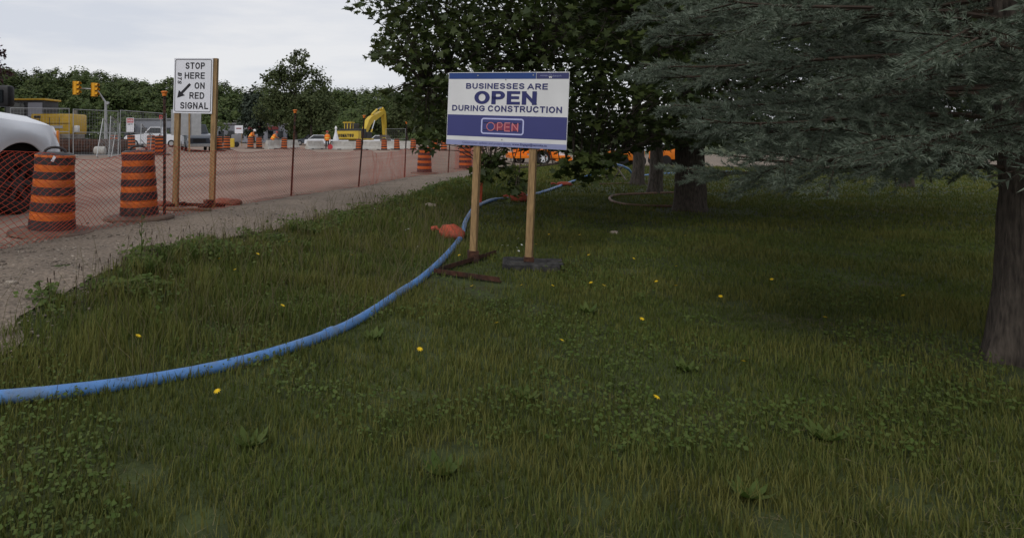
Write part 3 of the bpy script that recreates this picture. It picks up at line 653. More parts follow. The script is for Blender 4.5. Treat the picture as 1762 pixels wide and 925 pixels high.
LQ = (np.array([(0, 0, 0), (.42, .45, .08), (0, 1, -.05), (-.42, .45, .08)], float), np.array([(0, 1, 2), (0, 2, 3)]))
LANCE = (np.array([(0, 0, 0), (.09, .35, .05), (.07, .7, .02), (0, 1, -.12), (-.07, .7, .02), (-.09, .35, .05)], float), np.array([(0, 1, 5), (1, 2, 4), (1, 4, 5), (2, 3, 4)]))
def inpoly(px_, py_, poly):
    r_ = np.zeros(len(px_), bool); x0, y0 = poly[-1]
    for x1, y1 in poly:
        c_ = ((y1 > py_) != (y0 > py_)) & (px_ < (x0 - x1) * (py_ - y1) / (y0 - y1 + 1e-12) + x1); r_ ^= c_; x0, y0 = x1, y1
    return r_
def proj(Pn): return CX + F * Pn[:, 0] / Pn[:, 1], HY - F * (Pn[:, 2] - CAMZ) / Pn[:, 1]

# ------------------------------------------------------------------ big maple over the lawn
tb = gp(1186, 362)
mtree = empty('maple_tree', tb, 0, 'big dark maple whose leafy crown hangs behind the blue sign', 'tree')
C0 = np.array((tb.x - .2, 13.2, 5.2)); RD = np.array((6.9, 4.4, 4.25))
MPOLY = [(585, -900), (592, -60), (606, -10), (611, 8), (616, 20), (640, 31), (654, 44), (662, 53), (646, 58), (636, 66), (648, 76), (640, 84), (634, 98), (652, 102), (664, 114), (682, 122), (696, 130), (699, 146), (688, 153),
         (668, 152), (654, 160), (662, 168), (678, 172), (694, 190), (700, 205), (702, 226), (716, 240), (738, 252), (768, 258), (820, 262), (985, 264), (1000, 280), (1060, 282), (1090, 262), (1120, 256), (1200, 252), (2600, 250), (2600, -900)]
limbs = []
def limb(z0, az, length, rise, droop, r0):
    d = np.array((math.cos(az), math.sin(az), 0)); k = 14; pts = []
    for i in range(k + 1):
        u = i / k; wob = .25 * np.array((noise.noise(Vector((u * 3, az, 0))), noise.noise(Vector((u * 3, az, 5))), .5 * noise.noise(Vector((u * 3, az, 9)))))
        pts.append(np.array((tb.x, tb.y, z0)) + d * length * u + np.array((0, 0, rise * math.sin(u * 1.9) - droop * u ** 2.2)) + wob * u)
    limbs.append((np.array(pts), r0))
trunk_top = 8.0
for z0, az, ln, ri, dr, r0 in [(2.6, R(182), 6.6, 1.2, 2.0, .085), (2.9, R(198), 6.2, 1.4, 1.8, .08), (3.1, R(166), 6.4, 1.3, 2.2, .08), (3.4, R(215), 5.2, 1.2, 1.9, .075), (3.3, R(150), 5.0, 1.2, 1.8, .075), (3.8, R(188), 6.8, 2.2, 1.2, .09), (4.2, R(172), 6.4, 2.6, .8, .09), (4.0, R(230), 4.4, 1.4, 1.8, .07),
                              (3.2, R(250), 3.8, 1.0, 1.6, .07), (3.3, R(280), 3.8, 1.2, 1.6, .07), (3.0, R(310), 4.6, 1.2, 1.6, .07), (3.3, R(345), 5.4, 1.4, 1.6, .08), (3.4, R(20), 5.6, 1.4, 1.6, .08), (3.5, R(60), 4.2, 1.4, 1.6, .07), (3.4, R(100), 3.8, 1.3, 1.6, .07), (5.0, R(190), 5.2, 2.8, .3, .08), (5.2, R(30), 5, 2.6, .3, .08), (5.2, R(110), 3.6, 2.6, .3, .07), (5.2, R(270), 3.4, 2.6, .3, .07)]:
    limb(z0, az, ln, ri, dr, r0)
mb = MB()
tpts = [(tb.x + .02 * math.sin(k), tb.y, tb.z - .1 + (trunk_top + .1) * (k / 16)) for k in range(17)]
MTR = (tpts, [.32 - .23 * (k / 16) for k in range(17)])
nv = 0
for i in range(nv):
    v = mb.v[i]; a = math.atan2(v.y - tb.y, v.x - tb.x); f_ = 1 + .05 * noise.noise(Vector((a * 4, v.z * 1.2, 0))) + .10 * math.exp(-(v.z - tb.z) * 4) * math.sin(a * 5)
    v.x = tb.x + (v.x - tb.x) * f_; v.y = tb.y + (v.y - tb.y) * f_
#TRUNK
lm = MB()
def trim(pts):
    xx, yy = proj(pts); ins = inpoly(xx, yy + 0, MPOLY) | (yy < 0); k = 3
    while k < len(pts) and (ins[k] and inpoly(xx[k:k + 1] - 45, yy[k:k + 1] + 20, MPOLY)[0]): k += 1
    return pts[:max(k, 4)]
limbs = [(trim(a_), b_) for a_, b_ in limbs]
for pts, r0 in limbs: lm.tube([Vector(q) - tb for q in pts], [r0 * (1 - .85 * i / len(pts)) for i in range(len(pts))], 7)
NCL = 7000; cl = []
while len(cl) < NCL:
    q = C0 + (rng.random((4000, 3)) * 2 - 1) * RD * np.array((1, 1, 1))
    e = np.abs((q - C0) / RD); lo = q[:, 2] < C0[2]; val = e[:, 0] ** 2.6 + e[:, 1] ** 2.6 + np.where(lo, e[:, 2] ** 5, e[:, 2] ** 2)
    x_, y_ = proj(q); k = (val < 1) & (inpoly(x_, y_, MPOLY)) & ((q[:, 2] < 5.4) | (rng.random(4000) < .35)) & (rng.random(4000) < .25 + .75 * val)
    cl += list(q[k])
cl = np.array(cl[:NCL])
# low sprays hanging below the crown, hung from one long low branch
lowpx = [((846, 288), 11.2, 24, 20, 46), ((858, 276), 11.3, 20, 14, 26), ((832, 305), 11.2, 10, 12, 12), ((886, 316), 10.8, 14, 22, 26), ((880, 296), 11, 14, 12, 20), ((985, 297), 10.6, 18, 12, 34), ((976, 285), 10.7, 16, 10, 20), ((1022, 292), 10.4, 18, 14, 34), ((1034, 283), 10.5, 14, 10, 20), ((1008, 276), 10.6, 24, 12, 34), ((1050, 272), 10.8, 30, 10, 34), ((735, 246), 11.5, 28, 12, 26), ((690, 168), 11.6, 22, 12, 26), ((668, 160), 11.6, 14, 6, 10), ((640, 95), 11.2, 8, 4, 6), ((615, 12), 11.2, 8, 8, 8)]
low = []
for (x, y), d, sx, sy, n_ in lowpx:
    for _ in range(max(3, int(n_ * .27))):
        dd = d + random.gauss(0, .28); low.append(at(x + random.gauss(0, sx * .5), y + random.gauss(0, sy * .5), dd)[:])
low = np.array(low)
lb = [at(*q) for q in ((845, 290, 11.25), (880, 289, 11.0), (920, 286, 10.8), (975, 279, 10.7), (1040, 268, 10.7), (1100, 250, 11.2), (1150, 228, 12.3), (1186, 205, 13.1))]
lbs = smooth_path(lb, 5); lm.tube([q - tb for q in lbs], [.008 + .03 * i / len(lbs) for i in range(len(lbs))], 6); limbs.append((np.array([tuple(q) for q in lbs]), .03))
ap = np.concatenate([l_[0] for l_ in limbs])
allc = np.concatenate([cl, low])
for q in allc[::2]:
    dd = np.linalg.norm(ap - q, axis=1) + .0; j = int(np.argmin(dd)); a = ap[j]
    if dd[j] > 2.2: continue
    mid = (a + q) / 2 + np.array((0, 0, .12 * dd[j])); r0 = .006 + .006 * dd[j]
    lm.tube([Vector(a) - tb, Vector(mid) - tb, Vector(q) - tb], [r0, r0 * .7, .003], 3, caps=False)
lm.build('branches', M['bark'], mtree, smooth=True, fix=False)
def leaves_at(cs, per, spread, size, droop=.35):
    n = len(cs) * per; c_ = np.repeat(cs, per, 0); off = rng.normal(0, 1, (n, 3)) * np.array((spread, spread, spread * .55)); P = c_ + off
    nrm = rng.normal(0, .55, (n, 3)) + np.array((0, -.15, 1.0)); nrm[:, :2] += off[:, :2] * 1.2
    # leaf tips point outwards from the cluster and hang a little
    return P, nrm, rng.random(n) * 6.283, size * (.65 + .6 * rng.random(n))
P1, n1_, y1_, s1_ = leaves_at(cl, 10, .20, .112); P2, n2_, y2_, s2_ = leaves_at(low, 6, .09, .125)
x_, y_ = proj(P1); ok = inpoly(x_, y_, MPOLY) & (P1[:, 1] > 8.9)
P = np.concatenate([P1[ok], P2]); nn_ = np.concatenate([n1_[ok], n2_]); yy_ = np.concatenate([y1_[ok], y2_]); ss_ = np.concatenate([s1_[ok], s2_])
bk2 = (P[:, 1] > 13.2) | (P[:, 2] > 4.9)
fr = ~bk2; V, Fc = scatter(ML[0], ML[1], P[fr], frames(nn_[fr], yy_[fr]), ss_[fr]); V2, F2 = scatter(LQ[0], LQ[1], P[bk2], frames(nn_[bk2], yy_[bk2]), ss_[bk2] * 1.25)
np_mesh('crown', np.concatenate([V, V2]) - np.array(tb), np.concatenate([Fc, F2 + len(V)]), M['maple'], mtree, tint=np.concatenate([np.repeat(rng.random(fr.sum()) ** 1.5, len(ML[0])), np.repeat(rng.random(bk2.sum()) ** 1.5, 4)]))

# ------------------------------------------------------------------ generic broadleaf tree
def bark_trunk(pts, radii, seed=0, n=30, k=46, flare=.5, fiss=.045):
    """trunk with vertical fissures, lumps and a root flare"""
    pts = [Vector(q) for q in pts]; rows = []
    for i in range(k + 1):
        u = (i / k) ** 1.5 * (len(pts) - 1); j = min(int(u), len(pts) - 2); f = u - j; c = pts[j].lerp(pts[j + 1], f); r0 = radii[j] + (radii[j + 1] - radii[j]) * f; row = []; zz = c.z - pts[0].z
        for q in range(n):
            a = 2 * math.pi * q / n; fl = flare * math.exp(-zz * 5.5) * (.55 + .45 * math.sin(a * 4 + seed) + .3 * math.sin(a * 7 + seed * 2)); nz = fiss * noise.noise(Vector((a * 5.5 + seed, zz * 1.4, seed))) + .05 * noise.noise(Vector((math.cos(a) * 1.5, math.sin(a) * 1.5, zz * .9 + seed))) + fiss * .6 * noise.noise(Vector((a * 12, zz * 5, seed)))
            r = r0 * (1 + fl + nz * 1.6); row.append((c.x + r * math.cos(a), c.y + r * math.sin(a), c.z))
        rows.append(row + [row[0]])
    return MB().grid(rows)
def tree(name, base, height, lobes, nleaf, size, label, lm_, bark='bark', trunk_r=.2, tmpl=None, group=None, lift=0, shell=.55, nl=9, clear=.3, cat='tree'):
    """lobes: (dx, dy, z, rx, ry, rz) ellipsoids relative to the base"""
    base = Vector(base); root = empty(name, base, 0, label, cat, group); tmpl = tmpl or LQ
    mb = bark_trunk([(.06 * math.sin(k * 1.3), .05 * math.cos(k), -.1 + (height * .85 + .1) * k / 10) for k in range(11)], [trunk_r * (1 - .8 * k / 10) for k in range(11)], base.x) if base.y < 30 else MB().tube([(.06 * math.sin(k * 1.3), .05 * math.cos(k), -.1 + (height * .85 + .1) * k / 10) for k in range(11)], [trunk_r * (1.25 if k == 0 else 1 - .8 * k / 10) for k in range(11)], 12)
    mb.build('trunk', M[bark], root, smooth=True)
    br = MB(); lobes = list(lobes)
    for (dx, dy, z, rx, ry, rz) in lobes:
        for k in range(3):
            a = random.random() * 6.28; e_ = Vector((dx + rx * .7 * math.cos(a), dy + ry * .7 * math.sin(a), z + rz * .3 * random.uniform(-1, 1)))
            z0 = max(height * clear, min(z * .75, height * .7)); s_ = Vector((0, 0, z0)); md = (s_ + e_) / 2 + Vector((0, 0, .1 * rz)); r0 = trunk_r * .28
            br.tube([s_, md, e_], [r0, r0 * .6, r0 * .15], 5)
    br.build('branches', M[bark], root, smooth=True, fix=False)
    vol = np.array([l[3] * l[4] * l[5] for l in lobes]) ** .7; cnt = np.maximum(1, (nleaf * vol / vol.sum()).astype(int)); Pp = []; Nn = []
    for l, c_ in zip(lobes, cnt):
        ncl = max(6, c_ // 28); u = unit(rng.normal(0, 1, (ncl, 3))); rad_ = (shell + (1 - shell) * rng.random(ncl)) ** .8
        cc = u * rad_[:, None] * np.array(l[3:6]) + np.array(l[:3]); k = rng.integers(0, ncl, c_)
        off = rng.normal(0, 1, (c_, 3)) * np.array(l[3:6]) * .13; Pp.append(cc[k] + off); Nn.append(u[k] * .7 + rng.normal(0, .5, (c_, 3)) + np.array((0, 0, .45)))
    Pp = np.concatenate(Pp); Nn = np.concatenate(Nn); n = len(Pp)
    V, Fc = scatter(tmpl[0], tmpl[1], Pp, frames(Nn, rng.random(n) * 6.28), size * (.6 + .7 * rng.random(n)))
    np_mesh('crown', V, Fc, lm_, root, tint=np.repeat(rng.random(n) ** 1.4, len(tmpl[0])))
    return root
bark_trunk(*MTR, 1.0, 44, 80).xf(Matrix.Translation(-tb)).build('trunk', M['bark'], mtree, smooth=True)
# two pale trunks farther back under the canopy, their crowns high and to the right
def canopy(rx, z0, z1, n=9, bx=0, by=0):
    out = []
    for k in range(n):
        a = 6.28 * k / n + .4; z = z0 + (z1 - z0) * random.random(); out.append((bx + rx * .6 * math.cos(a), by + rx * .6 * math.sin(a), z, rx * .52, rx * .52, rx * .36))
    return out + [(bx, by, z1, rx * .6, rx * .6, rx * .4)]
TG = 'trees on the lawn behind the sign'
tree('lawn_tree', gp(1097, 318), 9, canopy(2.6, 4.9, 7.8, bx=.4, by=1), 5200, .24, 'pale grey trunk farthest back under the dark canopy, left of the pair', M['maple'], 'bark_pale', .20, ML, TG)
tree('lawn_tree', gp(1127, 333), 9, canopy(2.6, 4.8, 7.8, bx=.8, by=.8), 5200, .24, 'grey trunk between the edging loop and the farthest tree', M['maple'], 'bark_pale', .19, ML, TG)
tree('lawn_tree', gp(1560, 322), 10, canopy(2.4, 4.6, 8.0), 5000, .26, 'slender dark tree on the lawn right of the spruce trunk', M['maple'], 'bark', .19, ML, TG)
# ------------------------------------------------------------------ blue spruce at the right, close to the camera
sp = Vector((4.75, 4.7, h1(4.75, 4.7)))
spr = empty('spruce_tree', sp, 0, 'pale blue-green spruce with drooping needle boughs at the right', 'tree')
mb = bark_trunk([(.03 * math.sin(k), .03 * math.cos(k * 1.7), -.1 + 9.1 * k / 14) for k in range(15)], [.19 * (1 - .95 * k / 14) + .004 for k in range(15)], 2.0, 40, 70); mb.build('trunk', M['bark'], spr, smooth=True)
bw = MB(); NP, ND, NS = [], [], []
def needles(a, b, dens, ln):
    n = max(4, int((b - a).length * dens)); u = rng.random(n); d = (b - a).normalized(); dv = np.array(d); p = np.array(a)[None] + np.array(b - a)[None] * u[:, None]
    rd = rng.normal(0, 1, (n, 3)); rd -= (rd @ dv)[:, None] * dv; rd = unit(rd); rd[:, 2] += .25
    NP.append(p); ND.append(unit(rd + dv * (.75 + .5 * u[:, None]))); NS.append(ln * (.7 + .5 * rng.random(n)))
lev = 0; z = 1.42
while z < 8.6:
    nb_ = 9 if z < 3.0 else 6; Rr = (3.25 if z > 1.9 else 2.75) * (1 - max(0, z - 2.3) / 7.5) ** .9
    for k in range(nb_):
        az = 6.283 * (k + (lev % 2) * .5) / nb_ + random.uniform(-.2, .2); ln = Rr * random.uniform(.80, 1.05); zz = z + random.uniform(-.10, .10)
        d = Vector((math.cos(az), math.sin(az), 0)); sd_ = Vector((-d.y, d.x, 0)); kk = 14
        ax = [Vector((0, 0, zz)) + d * ln * (i / kk) + Vector((0, 0, .14 * math.sin(2.2 * i / kk) - .34 * (i / kk) ** 1.5 + .22 * (i / kk) ** 5)) for i in range(kk + 1)]
        for _ in range(12):
            tw = sp + ax[-1]; xl_ = 1085 if zz > 1.9 else 1150
            if tw.y < .8 or CX + F * tw.x / tw.y > xl_ or d.x > .3: break
            ln *= .93; ax = [Vector((0, 0, zz)) + d * ln * (i / kk) + Vector((0, 0, .14 * math.sin(2.2 * i / kk) - .34 * (i / kk) ** 1.5 + .22 * (i / kk) ** 5)) for i in range(kk + 1)]
        tipw = sp + ax[-1]; midw = sp + ax[8]; vis = any(q.y > .6 and -.5 < q.x / q.y < 1.1 and q.z - 1.5 < .26 * q.y for q in (tipw, midw)); fine = vis and z < 2.9
        bw.tube(ax, [.024 * (1 - .85 * i / kk) for i in range(kk + 1)], 5, caps=False)
        dn, nl_ = (390, .036) if fine else (36, .10)
        needles(ax[-3], ax[-1], dn, nl_)
        step = 1 if fine else 2
        for i in range(3, kk + 1, step):
            for s_ in (-1, 1):
                L_ = .11 + .46 * math.sin(math.pi * min(1, (kk - i + 1.5) / kk * .85)) * random.uniform(.7, 1.1); q0 = ax[i - 1].lerp(ax[i], random.random())
                dr = (d * random.uniform(.55, .9) + sd_ * s_ * random.uniform(.45, .85) + Vector((0, 0, random.uniform(-.42, .28)))).normalized()
                q1 = q0 + dr * L_ + Vector((0, 0, -.05 * L_)); bw.tube([q0, q1], [.007, .003], 3, caps=False); needles(q0 + (q1 - q0) * .12, q1, dn, nl_)
                if fine and L_ > .18:
                    for u_ in (.3, .55, .78):
                        for s2 in (-1, 1):
                            dr2 = (dr + sd_ * s2 * .75 + d * .2 * s2 + Vector((0, 0, random.uniform(-.5, .45)))).normalized(); r0_ = q0.lerp(q1, u_); L2 = L_ * .45 * (1.15 - u_ * .6)
                            needles(r0_, r0_ + dr2 * L2, dn, nl_)
    z += .24 if z < 3.0 else .5; lev += 1
bw.build('branches', M['twig'], spr, smooth=True, fix=False)
Pn, Dn, Sn = np.concatenate(NP), np.concatenate(ND), np.concatenate(NS)
sv = unit(np.cross(Dn, rng.normal(0, 1, Dn.shape))) ; wd_ = np.where(Sn > .06, .010, .0030)[:, None]
V = np.stack([Pn - sv * wd_, Pn + sv * wd_, Pn + Dn * Sn[:, None]], 1).reshape(-1, 3)
np_mesh('needles', V, np.arange(len(V)).reshape(-1, 3), M['spruce'], spr, tint=np.repeat(rng.random(len(Pn)), 3))
print('needles', len(Pn))

# ------------------------------------------------------------------ far trees
FT = [(508, 236, 95, 13.2, [(-.3, 0, 10.6, 2.9, 2, 2.0), (-2.2, 0, 9.4, 1.6, 1.5, 1.5), (1.6, 0, 8.6, 2.6, 2.2, 2.4), (-1.9, .3, 7.8, 2.2, 2, 2.4), (2.6, .2, 5.6, 2.6, 2, 2.2), (-2.4, 0, 4.9, 2.3, 2, 2.2), (.2, -.5, 6.2, 2.4, 2, 2.4), (.6, .5, 3.4, 3.2, 2, 1.6), (.6, 0, 12.2, 1.3, 1.2, 1.3)], 10500, .36, 'tall airy round-topped tree standing above the wood behind the dirt road', 'forest2', .28),
      (436, 236, 105, 8.5, [(0, 0, 7, 1.5, 1.5, 1.6), (0, 0, 5, 2.2, 2, 2), (0, 0, 3, 2.6, 2.2, 1.8)], 3500, .4, 'dull grey-green conical tree left of the airy tall tree', 'conifer', .2),
      (536, 236, 90, 7.5, [(0, 0, 5.6, 2.2, 2, 2), (1.4, 0, 4.2, 2.2, 2, 1.8), (-1.6, 0, 4.0, 2, 2, 1.8)], 4500, .38, 'leafy tree behind the white cars at the foot of the tall airy tree', 'forest2', .22),
      (700, 240, 80, 6.5, [(0, 0, 4.4, 2.2, 2, 2), (1.4, 0, 3.2, 2.0, 2, 1.5), (-1.6, 0, 3.0, 1.8, 2, 1.5)], 4200, .36, 'lighter green bushy tree right of the excavator stick', 'forest2', .2),
      (655, 238, 92, 6.0, [(0, 0, 4.0, 2.2, 2, 2), (1.6, 0, 2.8, 2.0, 2, 1.5), (-1.8, 0, 2.6, 1.8, 2, 1.5)], 3200, .38, 'low dark tree right behind the excavator boom', 'forest', .2),
      (-66, 245, 33, 7.0, [(0, 0, 5.4, 1.9, 1.8, .9), (.55, 0, 4.25, 1.7, 1.5, .85), (0, 0, 6.1, 1.2, 1.2, .7), (0, 0, 3.4, 1.9, 1.6, .6)], 3800, .17, 'maroon-leaved tree poking in at the left edge above the truck', 'maroon', .16)]
for x, y, d, h_, lobes, n_, sz, lab, mk, tr_ in FT:
    if x == 508: lobes = [(a_ * 1.35, b_, c_, e_ * 1.12, f_, g_) for a_, b_, c_, e_, f_, g_ in lobes]
    b = at(x, y, d); tree('far_tree', (b.x, b.y, h1(b.x, b.y)), h_, lobes, n_, sz, lab, M[mk], 'bark', tr_, ML if mk == 'maroon' else LQ, None, clear=.15)
# the wood on the skyline: one mass
top = [(-900, 120), (-60, 118), (0, 116), (20, 116), (60, 124), (100, 113), (135, 115), (160, 119), (200, 124), (235, 132), (265, 138), (300, 137), (380, 136), (415, 144), (445, 152), (560, 154), (600, 149), (640, 153), (690, 158), (760, 162), (860, 185), (950, 205), (2400, 205)]
txs, tys = zip(*top); Pp, Nn, Sz = [], [], []
def crown_pts(cx, cy, cz, rx, rz, n):
    ncl = max(8, n // 30); u = unit(rng.normal(0, 1, (ncl, 3)) + np.array((0, -.25, .25))); cc = u * (.72 + .28 * rng.random((ncl, 1))) * np.array((rx, rx, rz)) + np.array((cx, cy, cz))
    k = rng.integers(0, ncl, n); Pp.append(cc[k] + rng.normal(0, 1, (n, 3)) * np.array((rx, rx, rz)) * .13); Nn.append(u[k] * 1.2 + rng.normal(0, .35, (n, 3)) + np.array((0, 0, .35)))
for row, (d, dy, stp, nlf) in enumerate([(185, 0, 26, 1500), (165, 12, 30, 1500), (145, 30, 34, 1500), (128, 52, 38, 1300), (118, 78, 40, 600)]):
    x = -700.
    while x < 2300:
        yt = np.interp(x, txs, tys) + dy * random.uniform(.7, 1.3) + random.gauss(0, 2.2) + (0 if row else abs(random.gauss(0, 5)))
        zt = CAMZ + (HY - yt) / F * d; rx = random.uniform(2.6, 4.6); rz = random.uniform(3.0, 5.0) if row < 3 else zt * .5
        rz = min(rz, max(1.2, zt * .5)); nn2 = nlf if -120 < x < 900 else int(nlf * .09)
        crown_pts((x - CX) / F * d, d + random.uniform(-6, 6), zt - rz, rx, rz, nn2)
        if row < 3: crown_pts((x - CX) / F * d, d + random.uniform(-4, 4), zt - rz * 2.3, rx * 1.15, rz * 1.1, int(nn2 * .5))
        x += stp * random.uniform(.55, 1.3) * 7 * 8 / 1150 * 1150 / 56
Pp = np.concatenate(Pp); Nn = np.concatenate(Nn); n = len(Pp)
LT = (np.array([(-.45, 0, 0), (.45, .1, .05), (.05, .95, -.05)], float), np.array([(0, 1, 2)]))
V, Fc = scatter(LT[0], LT[1], Pp, frames(Nn, rng.random(n) * 6.28), .66 * (.6 + .7 * rng.random(n)))
wd = kind(np_mesh('wood', V, Fc, M['forest'], tint=np.repeat(rng.random(n) ** 1.5, 3)), 'stuff'); tag(wd, 'dark green mixed wood along the skyline behind the site', 'wood')
print('wood leaves', n)

# ------------------------------------------------------------------ grass
px_h = np.array([(q.x, q.y) for q in cp]); o_ = np.argsort(px_h[:, 1])
def pipe_x(Y): return np.interp(Y, px_h[o_, 1], px_h[o_, 0])
BL5 = np.array([(-1, 0, 0), (1, 0, 0), (-.75, .12, .55), (.75, .12, .55), (0, .42, 1)], float); BF5 = np.array([(0, 1, 3), (0, 3, 2), (2, 3, 4)])
def vnoise(X, Y, sc, sd=0): return np.array([noise.noise(Vector((a * sc, b * sc, sd))) for a, b in zip(X, Y)])
Gp, Gh, Gw, Gt = [], [], [], []
for d0, d1, dens, wdt in ((1.7, 4, 3900, .0030), (4, 7, 2500, .0036), (7, 11, 1250, .0050), (11, 18, 430, .009), (18, 36, 120, .018)):
    n = int(.875 * (d1 * d1 - d0 * d0) * dens); Y = np.sqrt(d0 * d0 + (d1 * d1 - d0 * d0) * rng.random(n)); X = Y * (-.62 + 1.75 * rng.random(n))
    k = in_lawn(X - .05, Y - .05); X, Y = X[k], Y[k]; n = len(X)
    nz_ = vnoise(X, Y, .8) if n < 400000 else 0; nz2 = vnoise(X, Y, 2.6, 4)
    left = sst(.1, -.6, X - pipe_x(Y)); tall = left * (.75 + .5 * nz_)
    h_ = (.045 + .05 * (.5 + nz_)) * (1 - left) + (.065 + .12 * np.clip(.5 + nz2, 0, 1.2)) * left
    h_ = h_ * (.6 + .8 * rng.random(n))
    bare = np.exp(-(((X - 1.25) / .55) ** 2 + ((Y - 7.1) / .8) ** 2)) * .85 + np.clip(nz2 * 1.9 - .35, 0, .85) * (.35 + .65 * (1 - left)) + np.exp(-((X - sp.x) ** 2 + (Y - sp.y) ** 2) / .5) + np.exp(-((X - tb.x) ** 2 + (Y - tb.y) ** 2) / .6)
    near_edge = ~in_lawn(X - .22, Y + .22); keep = (rng.random(n) > bare) & ((~near_edge) | (rng.random(n) < .6 + nz2))
    X, Y, h_, nz2, nz_ = X[keep], Y[keep], h_[keep], nz2[keep], nz_[keep]; n = len(X)
    Gp.append(np.stack([X, Y, hz(X, Y) + np.array([.025 * noise.noise(Vector((a * .5, b * .5, 0))) for a, b in zip(X, Y)]) - .006], 1)); Gh.append(h_); Gw.append(np.full(n, wdt) * (.7 + .7 * rng.random(n))); Gt.append(np.clip(.35 + .7 * nz_ + .5 * nz2 + rng.normal(0, .28, n), 0, 1))
Gp, Gh, Gw, Gt = map(np.concatenate, (Gp, Gh, Gw, Gt)); n = len(Gp); yw = rng.random(n) * 6.283; lean_ = .3 + 1.0 * rng.random(n)
bx = np.stack([BL5[None, :, 0] * Gw[:, None], BL5[None, :, 1] * (Gh * lean_)[:, None], BL5[None, :, 2] * (Gh * (1.05 - .25 * lean_))[:, None]], -1)
cy_, sy_ = np.cos(yw)[:, None], np.sin(yw)[:, None]
V = np.stack([bx[..., 0] * cy_ - bx[..., 1] * sy_, bx[..., 0] * sy_ + bx[..., 1] * cy_, bx[..., 2]], -1) + Gp[:, None]
Fc = (BF5[None] + (np.arange(n) * 5)[:, None, None]).reshape(-1, 3)
tag(kind(np_mesh('grass', V.reshape(-1, 3), Fc, M['grass'], tint=np.repeat(Gt, 5)), 'stuff'), 'rough green grass over the lawn and verge', 'grass'); print('blades', n)
# dry seed stems and long arching blades in the rough grass
def rough_pts(n, d0, d1, inset=.1):
    out = []
    while len(out) < n:
        Y = math.sqrt(d0 * d0 + (d1 * d1 - d0 * d0) * random.random()); X = Y * random.uniform(-.62, .22)
        if bool(in_lawn(np.array([X - inset]), np.array([Y - inset]))[0]) and X < float(pipe_x(Y)) + .2: out.append((X, Y, h1(X, Y)))
    return np.array(out)
sm = MB()
for q in rough_pts(900, 2.2, 13):
    a = random.random() * 6.28; L_ = random.uniform(.18, .5); ln_ = random.uniform(.1, .6) * L_; q = Vector(q); d = Vector((math.cos(a), math.sin(a), 0)); r0 = .0013 + .00016 * q.y
    sm.tube([q, q + d * ln_ * .35 + Vector((0, 0, L_ * .6)), q + d * ln_ + Vector((0, 0, L_))], [r0, r0 * .8, r0 * .6], 3, caps=False)
tag(kind(sm.build('dry_stems', M['straw'], fix=False), 'stuff'), 'thin dry seed stems sticking out of the rough grass', 'stems')
# broad-leaved ground cover along the path edge and in patches
gc = []; eds = np.array(EDs); sel = eds[(eds[:, 1] > 5.3) & (eds[:, 1] < 22)]
for _ in range(16000):
    e_ = sel[random.randrange(len(sel))]; r_ = abs(random.gauss(0, .38)); X, Y = e_[0] + r_ * .8 + random.gauss(0, .12), e_[1] - r_ * .7 + random.gauss(0, .12)
    if noise.noise(Vector((X * 1.4, Y * 1.4, 20))) > -.02: gc.append((X, Y, h1(X, Y) + random.uniform(.015, .11)))
gc = np.array(gc); n = len(gc); V, Fc = scatter(LQ[0], LQ[1], gc, frames(rng.normal(0, .45, (n, 3)) + np.array((0, -.3, 1)), rng.random(n) * 6.28), (.022 + .028 * rng.random(n)) * (1 + gc[:, 1] * .03))
tag(kind(np_mesh('ground_cover', V, Fc, M['weed'], tint=np.repeat(rng.random(n), 4)), 'stuff'), 'bright green low leafy weeds along the edge of the gravel path', 'ground cover')
# clover, plantain rosettes and dead thatch scattered over the lawn
cp_ = []
while len(cp_) < 15000:
    Y = 1.8 + 11 * random.random() ** 1.5; X = Y * random.uniform(-.6, 1.1)
    if noise.noise(Vector((X * .9, Y * .9, 31))) + .35 * noise.noise(Vector((X * 3.5, Y * 3.5, 3))) > .12 and bool(in_lawn(np.array([X]), np.array([Y]))[0]): cp_.append((X, Y, h1(X, Y) + random.uniform(.02, .075)))
cp_ = np.array(cp_); n = len(cp_); V, Fc = scatter(LQ[0], LQ[1], cp_, frames(rng.normal(0, .4, (n, 3)) + np.array((0, -.3, 1)), rng.random(n) * 6.28), .014 + .018 * rng.random(n))
tag(kind(np_mesh('clover', V, Fc, M['weed'], tint=np.repeat(rng.random(n), 4)), 'stuff'), 'patches of small round-leaved clover in the lawn', 'clover')
n = 34000; Y = 1.7 + 12 * rng.random(n) ** 1.4; X = Y * rng.uniform(-.6, 1.1, n); k = in_lawn(X - .1, Y - .1) & (vnoise(X, Y, 1.3, 77) > .02); X, Y = X[k], Y[k]; n = len(X)
q = np.stack([X, Y, hz(X, Y) + .008 + .03 * rng.random(n) ** 2], 1); V, Fc = scatter(np.array([(-.022, 0, 0), (.022, 0, 0), (0, 1, .2)], float), np.array([(0, 1, 2)]), q, frames(rng.normal(0, .35, (n, 3)) + np.array((0, 0, 1)), rng.random(n) * 6.28), .025 + .05 * rng.random(n))
tag(kind(np_mesh('thatch', V, Fc, M['straw']), 'stuff'), 'dead straw-coloured thatch lying through the lawn', 'thatch')
def rosette(loc, r_, label):
    root = empty('broadleaf_weed', loc, random.random() * 6, label, 'weed', 'flat broadleaf weeds in the lawn'); n = 9; az = np.arange(n) * 2.4; dv = np.stack([np.cos(az) * .9, np.sin(az) * .9, np.full(n, .42)], 1); sdv = np.stack([-np.sin(az), np.cos(az), np.zeros(n)], 1)
    V, Fc = scatter(LANCE[0] * np.array((2.1, 1, 1)), LANCE[1], np.zeros((n, 3)) + np.array((0, 0, .015)), np.stack([sdv, dv, np.cross(sdv, dv)], -1), r_ * rng.uniform(.7, 1.1, n)); np_mesh('leaves', V, Fc, M['weed'], root, tint=np.repeat(rng.random(n), 6)); MB().tube([(0, 0, 0), (.01, 0, .05)], .004, 4).build('stem', M['weed'], root)
